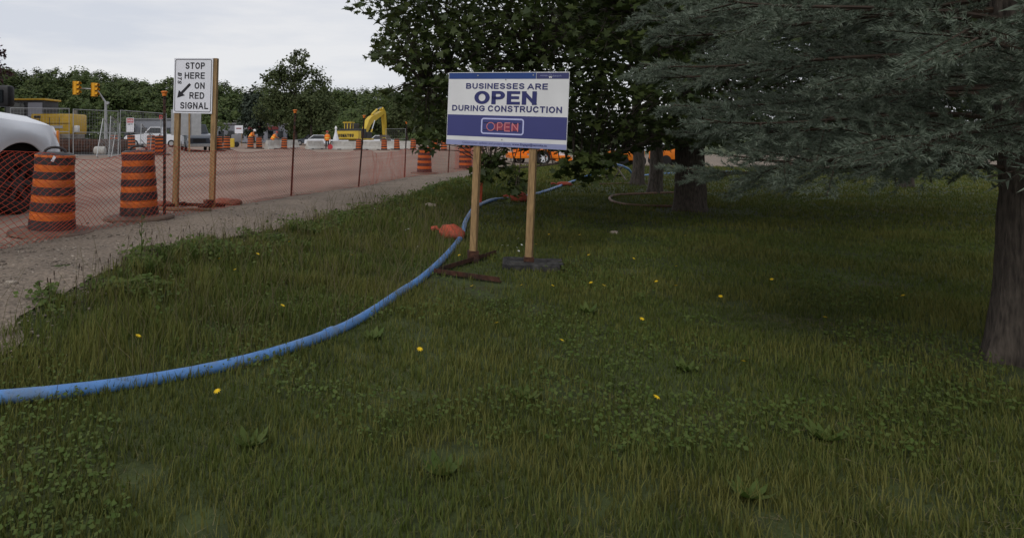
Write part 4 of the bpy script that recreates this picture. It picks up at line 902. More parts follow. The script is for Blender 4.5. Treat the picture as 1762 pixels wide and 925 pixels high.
for x, y, lab in ((640, 585, 'broadleaf weed right of the blue pipe, nearest one to it'), (905, 690, 'broadleaf weed at the lower middle of the lawn'), (1180, 640, 'broadleaf weed below the rubber foot in open lawn'), (430, 770, 'broadleaf weed low at the left of the lawn'), (1420, 760, 'broadleaf weed low at the right near the spruce trunk'), (1010, 540, 'broadleaf weed between the yellow flowers below the sign'), (760, 820, 'broadleaf weed nearest the camera at the bottom'), (1290, 860, 'broadleaf weed at the bottom right')): rosette(gp(x, y), .13, lab)
# plantain heads
sm = MB()
for _ in range(90):
    e_ = sel[random.randrange(len(sel))]; X, Y = e_[0] + random.uniform(-.05, .35), e_[1] - random.uniform(-.05, .3); q = Vector((X, Y, h1(X, Y))); L_ = random.uniform(.12, .26); o2 = Vector((random.uniform(-.04, .04), 0, 0))
    sm.tube([q, q + o2 + Vector((0, 0, L_))], .0018, 3, caps=False); sm.tube([q + o2 + Vector((0, 0, L_)), q + o2 * 1.1 + Vector((0, 0, L_ + .035))], [.006, .004], 5)
tag(kind(sm.build('plantain_heads', M['twig'], fix=False), 'stuff'), 'dark plantain seed heads at the edge of the gravel path', 'seed heads')
# individual weeds
def weed(loc, h_, nst, spread, label, leaf=.10):
    root = empty('weed_plant', loc, 0, label, 'weed', 'leafy weeds at the edge of the gravel'); mb = MB(); LP, LN, LY, LS = [], [], [], []
    for s_ in range(nst):
        a = random.random() * 6.28; t_ = Vector((math.cos(a), math.sin(a), 0)) * random.uniform(0, spread); b_ = t_ * .25; hh = h_ * (1 if s_ == 0 else random.uniform(.45, .85)); pts = [b_, b_ + (t_ - b_) * .4 + Vector((0, 0, hh * .5)), t_ + Vector((0, 0, hh))]
        mb.tube(pts, [.005, .004, .002], 4, caps=False); k_ = int(10 + hh * 30)
        for i in range(k_):
            u = .12 + .88 * i / k_; q = pts[0].lerp(pts[1], u * 2) if u < .5 else pts[1].lerp(pts[2], u * 2 - 1); az = i * 2.4 + random.random(); el = random.uniform(.3, 1.0)
            dv = np.array((math.cos(az) * math.cos(el), math.sin(az) * math.cos(el), math.sin(el))); sdv = np.array((-math.sin(az), math.cos(az), 0)); LP.append(q[:]); LN.append(np.stack([sdv, dv, np.cross(sdv, dv)], -1)); LS.append(leaf * (1.15 - .6 * u) * random.uniform(.7, 1.2))
    mb.build('stem', M['weed'], root, smooth=True, fix=False); n = len(LP); V, Fc = scatter(LANCE[0], LANCE[1], np.array(LP), np.array(LN), np.array(LS)); np_mesh('foliage', V, Fc, M['weed'], root, tint=np.repeat(rng.random(n), 6))
weed(gp(243, 468), .56, 1, .16, 'tall single-stemmed weed standing in front of the gravel path', .12)
for x, y, h_, ns, lab in ((285, 462, .30, 5, 'bushy weed clump right of the tall weed'), (330, 458, .28, 5, 'bushy weed clump third from the left along the gravel'), (222, 490, .22, 4, 'low weed clump left of the tall weed'), (262, 478, .26, 5, 'weed clump at the foot of the tall weed'), (370, 448, .22, 4, 'weed clump right end of the row by the gravel'), (310, 480, .24, 5, 'weed clump in front of the bushy pair near the gravel'),
                         (700, 352, .14, 4, 'small weed at the grass edge left of the flat rock'), (505, 402, .16, 5, 'short weed at the bend of the gravel edge')):
    weed(gp(x, y), h_, ns, .12, lab, .10)
# flowers
def flower(m, r, h_):
    root = empty('flower', (0, 0, 0)); MB().tube([(0, 0, 0), (.005, 0, h_)], .0022, 4, caps=False).build('stem', M['weed'], root); mb = MB()
    for k in range(9):
        a = 6.283 * k / 9; mb.add([(.005, 0, h_), (.005 + r * .55 * math.cos(a - .3), r * .55 * math.sin(a - .3), h_ + .006), (.005 + r * math.cos(a), r * math.sin(a), h_ + .002), (.005 + r * .55 * math.cos(a + .3), r * .55 * math.sin(a + .3), h_ + .006)], [(0, 1, 2, 3)])
    mb.build('petals', m, root, fix=False); return root
fy = flower(M['yellow_petal'], .024, .07); fw = flower(M['white_petal'], .020, .09)
FY = [(379, 474, 1), (410, 493, 1), (439, 463, 1), (604, 464, 1), (793, 447, 0), (812, 449, 0), (947, 410, 0), (1001, 411, 0), (1017, 447, 0), (1086, 453, 0), (1167, 468, 0), (1020, 496, 0), (1034, 501, 0), (1133, 494, 0), (1166, 503, 0), (946, 502, 0), (1182, 413, 0), (817, 503, 0), (902, 502, 0), (986, 433, 0), (500, 440, 1), (920, 428, 0), (1240, 520, 0), (1330, 490, 0), (1100, 560, 0), (960, 600, 0), (1420, 560, 0), (720, 640, 1), (480, 560, 1), (1280, 640, 0), (860, 570, 0), (230, 620, 1), (1560, 520, 0), (380, 720, 1), (1120, 700, 0)]
for i, (x, y, lf) in enumerate(FY):
    o = fy if i == 0 else copy_tree(fy); o.location = gp(x, y); o.location.z += .10 if lf else 0; o.rotation_euler = (R(25), 0, random.random() * 6); tag(o, 'small yellow wildflower in the grass', 'flower', 'yellow flowers in the grass')
FWp = [(870, 432), (878, 433), (884, 436), (888, 441), (893, 430), (700, 402), (703, 404), (640, 366), (723, 435), (897, 420), (757, 382)]
for i, (x, y) in enumerate(FWp):
    o = fw if i == 0 else copy_tree(fw); o.location = gp(x, y); o.rotation_euler = (R(30), 0, random.random() * 6); tag(o, 'tiny white wildflower in the grass', 'flower', 'white flowers in the grass')
# pebbles
bm = bmesh.new(); bmesh.ops.create_icosphere(bm, subdivisions=1, radius=1); bm.verts.index_update(); IV = np.array([v.co[:] for v in bm.verts]); IF = np.array([[v.index for v in f.verts] for f in bm.faces]); bm.free()
pp = []
while len(pp) < 6500:
    j = random.randrange(1, len(EDs) - 1); e_ = np.array(EDs[j]); t_ = (e_ - P0) @ T
    if t_ > 17 or e_[1] < 2.5: continue
    f_ = P0 + T * t_ + NL * (random.random() ** 2 * .9 - .1); q = e_ + (f_ - e_) * (random.random() * 1.05 - .08) + rng.normal(0, .15, 2)
    if random.random() < min(1, 5.5 / q[1]): pp.append((q[0], q[1], h1(*q) + .018))
pp = np.array(pp); n = len(pp); scl = np.exp(rng.normal(-4.85, .42, n)) * (1 + pp[:, 1] * .02)
jit = IV[None] * (1 + rng.normal(0, .14, (n, len(IV), 1))) * (np.array([[1.2, .9, .55]]) * rng.uniform(.75, 1.25, (n, 3)))[:, None]
cy_, sy_ = np.cos(yw[:n])[:, None], np.sin(yw[:n])[:, None]
V = np.stack([jit[..., 0] * cy_ - jit[..., 1] * sy_, jit[..., 0] * sy_ + jit[..., 1] * cy_, jit[..., 2]], -1) * scl[:, None, None] + pp[:, None]
Fc = (IF[None] + (np.arange(n) * len(IV))[:, None, None]).reshape(-1, 3)
tag(kind(np_mesh('gravel_stones', V.reshape(-1, 3), Fc, M['stone'], tint=np.repeat(rng.random(n), len(IV))), 'stuff'), 'loose small stones strewn over the gravel path', 'gravel')
# ------------------------------------------------------------------ silver pickup truck at the left
def arch_z(x, cx, r, zc, z0):
    d = x - cx; return max(z0, zc + math.sqrt(max(r * r - d * d, 0))) if abs(d) < r else z0
hd_ = math.atan2(T[1], T[0]); wpx = gp(22, 368)
rgt = Vector((T[1], -T[0], 0)); tk = Vector((wpx.x, wpx.y, 0)) - rgt * .92; tk.z = h1(wpx.x, wpx.y)
trk = empty('pickup_truck', tk, hd_, 'pale silver pickup truck with black towing mirror behind the orange net', 'truck')
trk.scale = (1.10, 1.10, 1.10); WR = .43; AX2 = -3.95
xsx = sorted(set([round(v, 3) for v in np.concatenate([np.linspace(1.0, .62, 10), np.linspace(.6, -.6, 31), np.linspace(-.65, AX2 + .65, 16), np.linspace(AX2 + .6, AX2 - .6, 25), np.linspace(AX2 - .65, -5.1, 6)])]), reverse=True)
def side_prof(x):
    """half cross-section (y>0 outward) from lower edge to the shoulder"""
    zl = arch_z(x, 0, .55, .47, .50) if x > -2 else arch_z(x, AX2, .55, .47, .50)
    nose = max(0, (x - .62) / .38); yo = 1.0 - .42 * nose ** 2.2; top_ = (1.34 - .10 * max(0, x + .3) - .10 * nose ** 2) if x > -1.0 else 1.42
    out = []
    flare = .045 * max(0, 1 - abs(abs(x if x > -2 else x - AX2) - .0) / .72)
    for k in range(9):
        u = k / 8; z = zl + (top_ - zl) * u; y = yo * (.955 + .055 * math.sin(math.pi * min(1, u * .9 + .12))) - .07 * u ** 4
        y += flare * max(0, 1 - abs(z - zl) / .22); out.append((y, z))
    return out
for s_ in (-1, 1):
    MB().grid([[(x, s_ * y, z) for y, z in side_prof(x)] for x in xsx]).build('side_panel', M['truck'], trk, smooth=True)
    lip = [(x, s_ * (side_prof(x)[0][0] - .02), side_prof(x)[0][1]) for x in xsx if abs(x) <= .56]
    MB().tube(lip, .022, 6).build('arch_lip', M['truck'], trk, smooth=True)
hood = []
for x in [v for v in xsx if v > -.72]:
    y0, z0 = side_prof(x)[-1]; row = []
    for k in range(-8, 9):
        u = k / 8; nose = max(0, (x - .62) / .38); row.append((x - .10 * abs(u) ** 3 * nose, u * y0, z0 + (.15 - .07 * nose) * (1 - abs(u) ** 2.4) + (.02 if abs(u) < .55 else 0) * (1 - nose)))
    hood.append(row)
MB().grid(hood).build('hood', M['truck'], trk, smooth=True)
fx = xsx[0]; sp_ = side_prof(fx); MB().grid([[(fx + .06 * (1 - (q / 6) ** 2), q / 6 * sp_[0][0], z) for q in range(-6, 7)] for z in np.linspace(.72, sp_[-1][1] + .06, 6)]).build('grille', M['trim'], trk, smooth=True)
MB().box((1.06, 0, .66), (.22, 1.7, .26), bev=.06).build('bumper', M['rim'], trk, smooth=True)
for s_ in (-1, 1):
    MB().box((.84, s_ * .66, 1.04), (.14, .26, .26), Matrix.Rotation(s_ * R(-28), 3, 'Z'), bev=.04).build('headlight', M['lamp'], trk, smooth=True)
    MB().box((.735, s_ * .935, 1.06), (.05, .03, .22), Matrix.Rotation(s_ * R(-22), 3, 'Z'), bev=.008).build('marker_light', M['amber'], trk); MB().box((.745, s_ * .93, .94), (.05, .03, .05), Matrix.Rotation(s_ * R(-22), 3, 'Z'), bev=.008).build('marker_light', M['lens'], trk)
    for ax in (0, AX2): MB().box((ax, s_ * .60, .74), (1.08, .5, .68)).build('wheel_well', M['liner'], trk)
cabp = [(-.62, 1.45), (-1.22, 1.98), (-1.6, 2.06), (-2.7, 2.05), (-3.0, 1.95), (-3.12, 1.42)]
mb = MB(); rows = []
for yv, ins in ((-.93, 0), (-.80, .0), (.80, 0), (.93, 0)): pass
for (x, z) in cabp:
    iny = .93 - .20 * (z - 1.42) / .64; rows.append([(x, -iny, z), (x, -iny * .6, z + .03 * (z > 1.9)), (x, iny * .6, z + .03 * (z > 1.9)), (x, iny, z)])
mb.grid(rows); n_ = len(mb.v)
for s_ in (0, 3): mb.f.append(tuple(range(s_, n_, 4)))
cab = mb.build('cab', M['truck'], trk, smooth=True)
wy = lambda z: .93 - .20 * (z - 1.42) / .64
MB().add([(-.69, -.78, 1.50), (-.69, .78, 1.50), (-1.18, .72, 1.95), (-1.18, -.72, 1.95)], [(0, 1, 2, 3)]).xf(Matrix.Translation((.014, 0, .012))).build('windshield', M['glass'], trk, fix=False)
for s_ in (-1, 1):
    for pts in ([(-.84, 1.47), (-1.30, 1.92), (-1.72, 1.98), (-1.74, 1.47)], [(-1.84, 1.47), (-1.82, 1.98), (-2.62, 1.97), (-2.86, 1.47)]): MB().add([(x, s_ * (wy(z) + .012), z) for x, z in pts], [(0, 1, 2, 3)]).build('side_window', M['glass'], trk, fix=False)
    mr_ = MB().box((-.62, s_ * 1.33, 1.60), (.14, .26, .27), Matrix.Rotation(s_ * R(-8), 3, 'Z'), bev=.06).build('mirror', M['trim'], trk, smooth=True)
    MB().bar((-.80, s_ * .92, 1.50), (-.64, s_ * 1.26, 1.53), .05, .035).build('mirror_arm', M['trim'], mr_); MB().box((-.694, s_ * 1.33, 1.60), (.006, .15, .16)).build('mirror_glass', M['glass'], mr_)
    MB().box((-1.62, s_ * 1.012, 1.22), (.20, .03, .035), bev=.008).build('door_handle', M['trim'], trk)
MB().box((-4.1, 0, .93), (1.95, 1.78, .06)).build('bed_floor', M['trim'], trk); MB().box((-5.08, 0, 1.0), (.06, 1.86, .76), bev=.02).build('tailgate', M['truck'], trk, smooth=True); MB().box((-3.16, 0, 1.18), (.05, 1.8, .5)).build('bed_wall', M['truck'], trk)
MB().box((-2.0, 0, .62), (4.6, 1.5, .22)).build('chassis', M['liner'], trk)
def wheel(par, loc, r, wdt, side, rimm='rim'):
    """tyre with tread and a spoked rim; axis along local y"""
    o = bpy.data.objects.new('wheel', None); COL.objects.link(o); o.parent = par; o.location = loc
    MB().lathe([(r * .62, -wdt / 2 + .01), (r * .80, -wdt / 2), (r * .94, -wdt / 2 + .015), (r, -wdt * .32), (r, wdt * .32), (r * .94, wdt / 2 - .015), (r * .80, wdt / 2), (r * .62, wdt / 2 - .01)], 36, axis='y', capb=False, capt=False).build('tyre', M['tyre'], o, smooth=True)
    mb = MB().lathe([(r * .64, -wdt * .42), (r * .60, -wdt * .40), (r * .57, -wdt * .1), (r * .57, wdt * .1), (r * .60, wdt * .40), (r * .64, wdt * .42)], 30, axis='y', capb=False, capt=False)
    for k in range(6):
        a = 6.283 * k / 6; mb.bar((r * .12 * math.cos(a), side * wdt * .30, r * .12 * math.sin(a)), (r * .58 * math.cos(a), side * wdt * .34, r * .58 * math.sin(a)), r * .17, .03, up=(0, 1, 0))
    mb.lathe([(r * .2, side * wdt * .28 - .02), (r * .2, side * wdt * .28 + .03)], 14, axis='y'); mb.build('rim', M[rimm], o, smooth=True)
    MB().lathe([(r * .5, side * wdt * .02 - .01), (r * .5, side * wdt * .02 + .01)], 16, axis='y').build('brake_disc', M['machine_dark'], o)
    return o
for ax in (0, AX2):
    for s_ in (-1, 1): wheel(trk, (ax, s_ * .84, WR), WR, .27, s_, 'machine_dark')

# ------------------------------------------------------------------ temporary wire fence panels with notice
def wire_panel(base_a, base_b, h_, label, lean_=0, step=.14, feet=True):
    a = Vector(base_a); b = Vector(base_b); w_ = (b.xy - a.xy).length; root = empty('wire_fence_panel', a, 0, label, 'fence panel', 'temporary wire fence panels', rot=(lean_, 0, math.atan2(b.y - a.y, b.x - a.x)))
    dz = b.z - a.z
    MB().tube([(0, 0, .08), (0, 0, h_), (w_, 0, h_ + dz), (w_, 0, .08 + dz), (0, 0, .08)], .024, 6).build('frame', M['galv'], root, smooth=True)
    MB().tube([(0, 0, h_ * .52), (w_, 0, h_ * .52 + dz)], .018, 5).build('rail', M['galv'], root)
    mb = MB()
    for k in range(1, int(w_ / step)): mb.bar((k * step, 0, .08 + dz * k * step / w_), (k * step, 0, h_ + dz * k * step / w_), .0045)
    for k in range(1, int(h_ / step)): mb.bar((0, 0, .08 + k * step), (w_, 0, .08 + k * step + dz), .0045)
    kind(mb.build('wire_mesh', M['galv'], root), 'stuff')
    for x in ((0, w_) if feet else ()): MB().box((x, 0, .05 + (dz if x else 0)), (.18, .6, .10), bev=.03).build('foot_block', M['concrete'], root)
    return root
wf = [at(x, 258, d) for x, d in ((18, 30.5), (119, 31), (126, 31.1), (203, 33), (207, 33.1), (286, 37))]
for v in wf: v.z = h1(v.x, v.y)
WPH = lambda v, ty: CAMZ + (HY - ty) / F * v.y - v.z
wire_panel(wf[0], wf[1], WPH(wf[1], 187), 'grey wire fence panel in front of the yellow machine'); wire_panel(wf[2], wf[3], WPH(wf[2], 187) - .03, 'grey wire fence panel left of the leaning panels')
wpn = wire_panel(wf[4], wf[5], WPH(wf[4], 190), 'grey wire fence panel carrying the danger notice')
for x0, x1, lx, lab in ((166, 190, .40, 'wire fence panel leaning back beside the signal pole'), (187, 203, .30, 'narrow wire fence panel leaning against the upright one')):
    a = at(x0, 262, 30.6); a.z = h1(a.x, a.y); b = at(x1, 262, 32.2); b.z = a.z; o = wire_panel(a, b, 1.95, lab, feet=False); o.rotation_euler = (0, R(22 if lx > .35 else 10), o.rotation_euler[2])
a = at(240, 258, 34); b = at(258, 258, 36.5); a.z = b.z = h1(a.x, a.y); o = wire_panel(a, b, 1.7, 'wire fence panel leaning behind the danger notice', feet=False); o.rotation_euler = (0, R(14), o.rotation_euler[2])
nd = 34.2; q = at(224, 227, nd)
dn_ = empty('notice', q, R(-12), 'white danger notice with red header hung on the wire fence', 'notice'); nw, nh = .42, .72
MB().box((0, 0, nh / 2), (nw, .008, nh)).build('panel', M['white'], dn_); MB().box((0, -.006, nh * .80), (nw * .88, .006, nh * .30)).build('header', M['dred'], dn_)
text_mesh('lettering', 'DANGER', -nw * .36, nw * .36, nh * .72, nh * .88, M['white'], dn_, -.011, .02); text_mesh('lettering', 'DUE TO', -nw * .32, nw * .32, nh * .48, nh * .60, M['black'], dn_, -.0065, .03)
q = at(277, 258, 38.0); q.z = h1(q.x, q.y); mk_ = empty('marker_post', q, 0, 'thin pole with a red square marker right of the wire fence', 'marker'); MB().tube([(0, 0, 0), (0, 0, 2.1)], .03, 8).build('pole', M['galv'], mk_)
ring(-.09, .09, 2.0, 2.22, .01, .05, -.03, 'marker_frame', M['dred'], mk_)

# ------------------------------------------------------------------ traffic signal on a mast arm
sg_ = at(182, 257, 53); sg_.z = h1(sg_.x, sg_.y); dS = 53; m2 = lambda px_: px_ / F * dS
pole = empty('signal_pole', sg_, 0, 'grey traffic signal pole with bent mast arm behind the wire fence', 'signal pole')
zt = CAMZ + m2(HY - 176) - sg_.z
MB().tube([(0, 0, 0), (0, 0, zt * .5), (0, 0, zt)], [.14, .12, .10], 12).build('pole', M['galv'], pole, smooth=True)
MB().tube([(0, 0, zt - .02), (m2(-8), 0, zt + m2(11)), (m2(-14), 0, zt + m2(20)), (m2(-20), 0, zt + m2(22.5)), (m2(-56), 0, zt + m2(24.5))], [.075, .07, .06, .05, .04], 8).build('mast_arm', M['galv'], pole, smooth=True)
MB().lathe([(.12, -.12), (.12, .12)], 12, c=(m2(3), 0, zt - m2(1.5)), axis='y').build('camera_housing', M['galv'], pole)
def signal(x, ytop, ybot, label):
    d = dS - .25; c_ = at(x, (ytop + ybot) / 2, d); H2 = (ybot - ytop) / F * d; root = empty('traffic_signal', c_, R(62), label, 'traffic signal', 'traffic signals on the mast arm')
    MB().box((0, 0, 0), (.36, .30, H2), bev=.03).build('housing', M['signal'], root); MB().box((0, .17, 0), (.42, .02, H2 * 1.02)).build('back_plate', M['signal'], root)
    for k in (-1, 0, 1):
        zc = k * H2 / 3.05; pts = []
        rows = [[(.145 * math.cos(a), y, zc + .145 * math.sin(a)) for a in np.linspace(R(-20), R(200), 12)] for y in (-.15, -.42)]
        MB().grid(rows).build('visor', M['signal'], root, smooth=True); MB().lathe([(.13, -.155), (.13, -.16)], 16, c=(0, 0, zc), axis='y').build('lens', M['trim'], root)
    return root
signal(131.5, 140, 163, 'yellow traffic signal at the end of the mast arm, the left one'); signal(163, 143, 166, 'yellow traffic signal with white tag nearer the pole, the right one')

# ------------------------------------------------------------------ yellow machine behind the wire fence (tracked loader seen from the side)
yd = 37.; ym = at(85, 262, yd); ym.z = h1(ym.x, ym.y); k_ = yd / F
Y_ = lambda py: CAMZ + (HY - py) * k_ - ym.z
X_ = lambda px_: (px_ - 85) * k_
yl = empty('tracked_loader', ym, R(-4), 'yellow tracked machine with dark cab glass behind the wire fence and truck', 'machine')
MB().box(((X_(68) + X_(138)) / 2, 0, (Y_(197) + Y_(231)) / 2), (X_(138) - X_(68), 1.9, Y_(197) - Y_(231)), bev=.08).build('engine_hood', M['cat'], yl, smooth=True)
for px_ in (84, 101, 118): MB().box((X_(px_), -.955, (Y_(203) + Y_(228)) / 2), (.025, .02, Y_(203) - Y_(228))).build('panel_gap', M['machine_dark'], yl)
MB().box((X_(104), -.957, Y_(213)), (X_(138) - X_(72), .02, .03)).build('panel_gap', M['machine_dark'], yl); MB().box((X_(112), -.96, Y_(219)), (.75, .02, .14)).build('decal', M['sheet'], yl); MB().box((X_(80), -.958, Y_(202)), (.36, .02, .13)).build('vent', M['machine_dark'], yl)
MB().box(((X_(20) + X_(88)) / 2, 0, (Y_(173) + Y_(206)) / 2), (X_(88) - X_(20), 1.7, Y_(174) - Y_(208)), bev=.05).build('cab', M['machine_dark'], yl, smooth=True)
for a_, b_ in ((24, 56), (62, 87)): MB().box(((X_(a_) + X_(b_)) / 2, -.862, (Y_(178) + Y_(202)) / 2), (X_(b_) - X_(a_), .02, Y_(178) - Y_(202))).build('cab_window', M['glass'] if a_ < 50 else M['wallgrey'], yl)
MB().box(((X_(20) + X_(92)) / 2, 0, Y_(172.5)), (X_(92) - X_(20), 1.8, .10), bev=.03).build('cab_roof', M['cat'], yl); MB().tube([(X_(128), .2, Y_(197)), (X_(128), .2, Y_(190))], .12, 10).build('exhaust', M['steel'], yl)
MB().box((X_(143), -.6, Y_(222)), (.22, .3, .36), bev=.08).build('work_lamp', M['lamp'], yl, smooth=True); MB().box(((X_(60) + X_(140)) / 2, -.2, Y_(235)), (X_(140) - X_(60), 1.6, .28), bev=.04).build('lower_frame', M['steel'], yl)
for s_ in (-1, 1):
    tp_ = []; L_ = X_(136) - X_(30); zt_ = Y_(238); r_ = zt_ / 2
    for a in np.linspace(-90, 90, 9): tp_.append((X_(136) + r_ * .9 * math.cos(R(a)), r_ + r_ * math.sin(R(a))))
    for a in np.linspace(90, 270, 9): tp_.append((X_(30) + r_ * .9 * math.cos(R(a)), r_ + r_ * math.sin(R(a))))
    MB().prism(tp_, s_ * .85 - .25, s_ * .85 + .25).build('track', M['machine_dark'], yl)
# steel plate/blade and white roll right of it
q = at(160, 258, 35.5); q.z = h1(q.x, q.y)
bl_ = empty('dozer_blade', q, R(3), 'wide brown steel blade on the ground behind the wire fence', 'blade'); wv = 120 / F * 35.5; rows = [[(x, -.18 * math.cos(a) + .1, .10 + .36 * (1 + math.sin(a))) for a in np.linspace(-1.4, 1.4, 9)] for x in (-wv / 2, wv / 2)]
MB().grid(rows).build('mouldboard', M['rust'], bl_, smooth=True); MB().box((0, -.02, .05), (wv, .10, .10)).build('cutting_edge', M['machine_dark'], bl_); MB().box((0, .22, .40), (wv * .9, .12, .5)).build('frame', M['steel'], bl_)
q = at(172, 262, 35); q.z = h1(q.x, q.y); tag(MB().lathe([(.02, -.28), (.20, -.27), (.22, -.22), (.22, .22), (.20, .27), (.02, .28)], 20, c=(q.x, q.y, q.z + .22), axis='x').build('fabric_roll', M['concrete'], smooth=True), 'short white fabric roll beside the brown steel blade', 'roll')

# ------------------------------------------------------------------ excavator
ed = 71.; eo = at(611, 258, ed); eo.z = h1(eo.x, eo.y) - .12; eh = math.atan2(.9, .44)
ex = empty('excavator', eo, eh, 'yellow excavator with raised boom behind the concrete barriers', 'excavator')
for s_ in (-1, 1):
    tp_ = [(2.0 + .42 * math.cos(R(a)), .44 + .44 * math.sin(R(a))) for a in range(-90, 91, 22)] + [(-2.0 + .42 * math.cos(R(a)), .44 + .44 * math.sin(R(a))) for a in range(90, 271, 22)]
    MB().prism(tp_, s_ * 1.15 - .3, s_ * 1.15 + .3).build('track', M['machine_dark'], ex)
    for x in np.linspace(-1.8, 1.8, 6): MB().lathe([(.16, s_ * 1.15 - .33), (.16, s_ * 1.15 + .33)], 10, c=(x, 0, .30), axis='y').build('track_roller', M['steel'], ex)
MB().lathe([(.7, .75), (.7, 1.02)], 20).build('slew_ring', M['machine_dark'], ex); MB().box((.1, 0, 1.12), (4.0, 2.5, .18), bev=.03).build('deck', M['cat2'], ex)
cw = [[(-2.05 - .22 * math.cos(u * 1.45), u * 1.36, z) for u in np.linspace(-1, 1, 9)] for z in (1.18, 1.3, 1.85, 1.98)]
mb = MB().grid(cw); mb.grid([[(-1.4, u * 1.36, z) for u in np.linspace(-1, 1, 9)] for z in (1.18, 1.98)]); mb.grid([[(-2.05 - .22 * math.cos(u * 1.45), u * 1.36, 1.98) for u in np.linspace(-1, 1, 9)], [(-1.4, u * 1.36, 1.98) for u in np.linspace(-1, 1, 9)]])
for u in (-1, 1): mb.grid([[(-2.05 - .22 * math.cos(1.45), u * 1.36, 1.18), (-1.4, u * 1.36, 1.18)], [(-2.05 - .22 * math.cos(1.45), u * 1.36, 1.98), (-1.4, u * 1.36, 1.98)]])
cwo = mb.build('counterweight', M['cat2'], ex, smooth=True)
tm = signword('KOMATSU', -.88, .88, 1.34, 1.68, M['black'], ex, 0, .26)
V = np.empty(len(tm.data.vertices) * 3, np.float32); tm.data.vertices.foreach_get('co', V); V = V.reshape(-1, 3); V = np.stack([-2.06 - .23 * np.cos(V[:, 0] / 1.36 * 1.45), -V[:, 0], V[:, 2]], 1); tm.data.vertices.foreach_set('co', V.ravel()); tm.data.update()
MB().box((-.55, .0, 1.72), (1.7, 2.4, 1.0), bev=.06).build('engine_housing', M['machine_dark'], ex, smooth=True); MB().box((.9, -.85, 1.55), (1.4, .8, .7), bev=.05).build('tank', M['machine_dark'], ex)
MB().box((1.0, .80, 2.0), (1.7, .95, 1.6), bev=.08).build('cab', M['machine_dark'], ex, smooth=True)
gr_ = MB()
for x in (-1.2, -.6):
    for y in (-.35, .0, .35): gr_.bar((x, y + .3, 2.2), (x, y + .3, 2.85), .07)
gr_.box((-.9, .3, 2.88), (.85, 1.0, .10)); gr_.build('guard_rail', M['cat2'], ex)
def beam(pts, ws, hs, name, par, m):
    rows = []
    for i, p_ in enumerate(pts):
        t_ = (Vector(pts[min(i + 1, len(pts) - 1)]) - Vector(pts[max(i - 1, 0)])).normalized(); n_ = Vector((-t_.z, 0, t_.x)); p_ = Vector(p_); w2, h2 = ws[i] / 2, hs[i] / 2
        rows.append([p_ + Vector((0, a * w2, 0)) + n_ * b * h2 for a, b in ((-1, -1), (1, -1), (1, 1), (-1, 1), (-1, -1))])
    mb = MB().grid(rows); n0 = len(mb.v); mb.f.append((0, 1, 2, 3)); mb.f.append((n0 - 5, n0 - 4, n0 - 3, n0 - 2)); return mb.build(name, m, par, smooth=False)
B0, B1, B2, B3 = (1.5, -.2, 1.5), (3.2, -.2, 3.1), (4.6, -.2, 3.62), (6.9, -.2, 4.25)
bmo = beam([B0, (2.9, -.2, 2.95), (3.5, -.2, 3.25), B3], [.5] * 4, [.5, .74, .74, .40], 'boom', ex, M['cat2'])
sto = beam([(6.6, -.2, 4.65), (7.2, -.2, 4.1), (7.45, -.2, 2.8), (7.6, -.2, 1.2)], [.4] * 4, [.35, .62, .5, .32], 'stick', ex, M['cat2'])
MB().tube([(3.9, -.2, 3.85), (5.3, -.2, 4.45)], .13, 10).build('boom_cylinder', M['cat2'], bmo, smooth=True); MB().tube([(5.3, -.2, 4.45), (6.6, -.2, 4.75)], .07, 8).build('cylinder_rod', M['galv'], bmo, smooth=True)
for s_ in (-.55, .15): MB().tube([(2.4, s_, 1.2), (3.2, s_, 2.2)], .10, 8).build('lift_cylinder', M['cat2'], bmo, smooth=True); MB().tube([(3.2, s_, 2.2), (3.9, s_, 3.2)], .055, 8).build('lift_rod', M['tape'], bmo, smooth=True)
bk = [(6.6, 2.1), (7.2, 1.9), (7.5, 1.3), (7.2, .7), (6.5, .55), (6.25, .7), (6.7, 1.0), (6.75, 1.5)]
MB().prism([(a_ + .75, b_ - .5) for a_, b_ in bk], -.75, .35).build('bucket', M['steel'], ex)

# ------------------------------------------------------------------ concrete barriers
def barrier(x0, x1, yb, label, d=None):
    a, b = gp(x0, yb), gp(x1, yb); L_ = (b - a).length; o = empty('concrete_barrier', (a + b) / 2, math.atan2(b.y - a.y, b.x - a.x), label, 'barrier', 'concrete barriers')
    mb = MB().add([(sx * L_ / 2 - (.10 * sx * (z > .5)), y, z) for sx in (-1, 1) for y, z in ((-.3, 0), (-.3, .10), (-.16, .33), (-.09, .84), (.09, .84), (.16, .33), (.3, .10), (.3, 0))], [tuple(range(8)), tuple(range(15, 7, -1))] + [(i, i + 8, (i + 1) % 8 + 8, (i + 1) % 8) for i in range(8)])
    mb.build('block', M['concrete'], o)
    for sx in (-.55, .55): MB().box((sx * L_ * .5, -.302, .05), (L_ * .14, .01, .07)).build('lifting_slot', M['machine_dark'], o)
barrier(458, 512, 256.5, 'leftmost pale concrete barrier behind the striped barrel'); barrier(528, 556, 257, 'pale concrete barrier left of the flagging worker'); barrier(571, 622, 257.5, 'pale concrete barrier below the yellow counterweight'); barrier(624, 658, 258, 'pale concrete barrier below the excavator boom'); barrier(665, 708, 257, 'pale concrete barrier right of the excavator stick')
q = at(697, 243, 58); 
for i, (x, yb) in enumerate(((672, 250), (706, 250))): pass
a, b = at(664, 258, 63), at(698, 258, 63); a.z = b.z = h1(a.x, a.y); wire_panel(a, b, 2.0, 'far wire fence panel below the excavator stick', step=.16)
q = gp(590, 257); tag(MB().box((q.x, q.y - .35, q.z + .42), (.5, .3, .84), bev=.05).build('black_crate', M['machine_dark']), 'black box in front of the barrier below the excavator lettering', 'box')

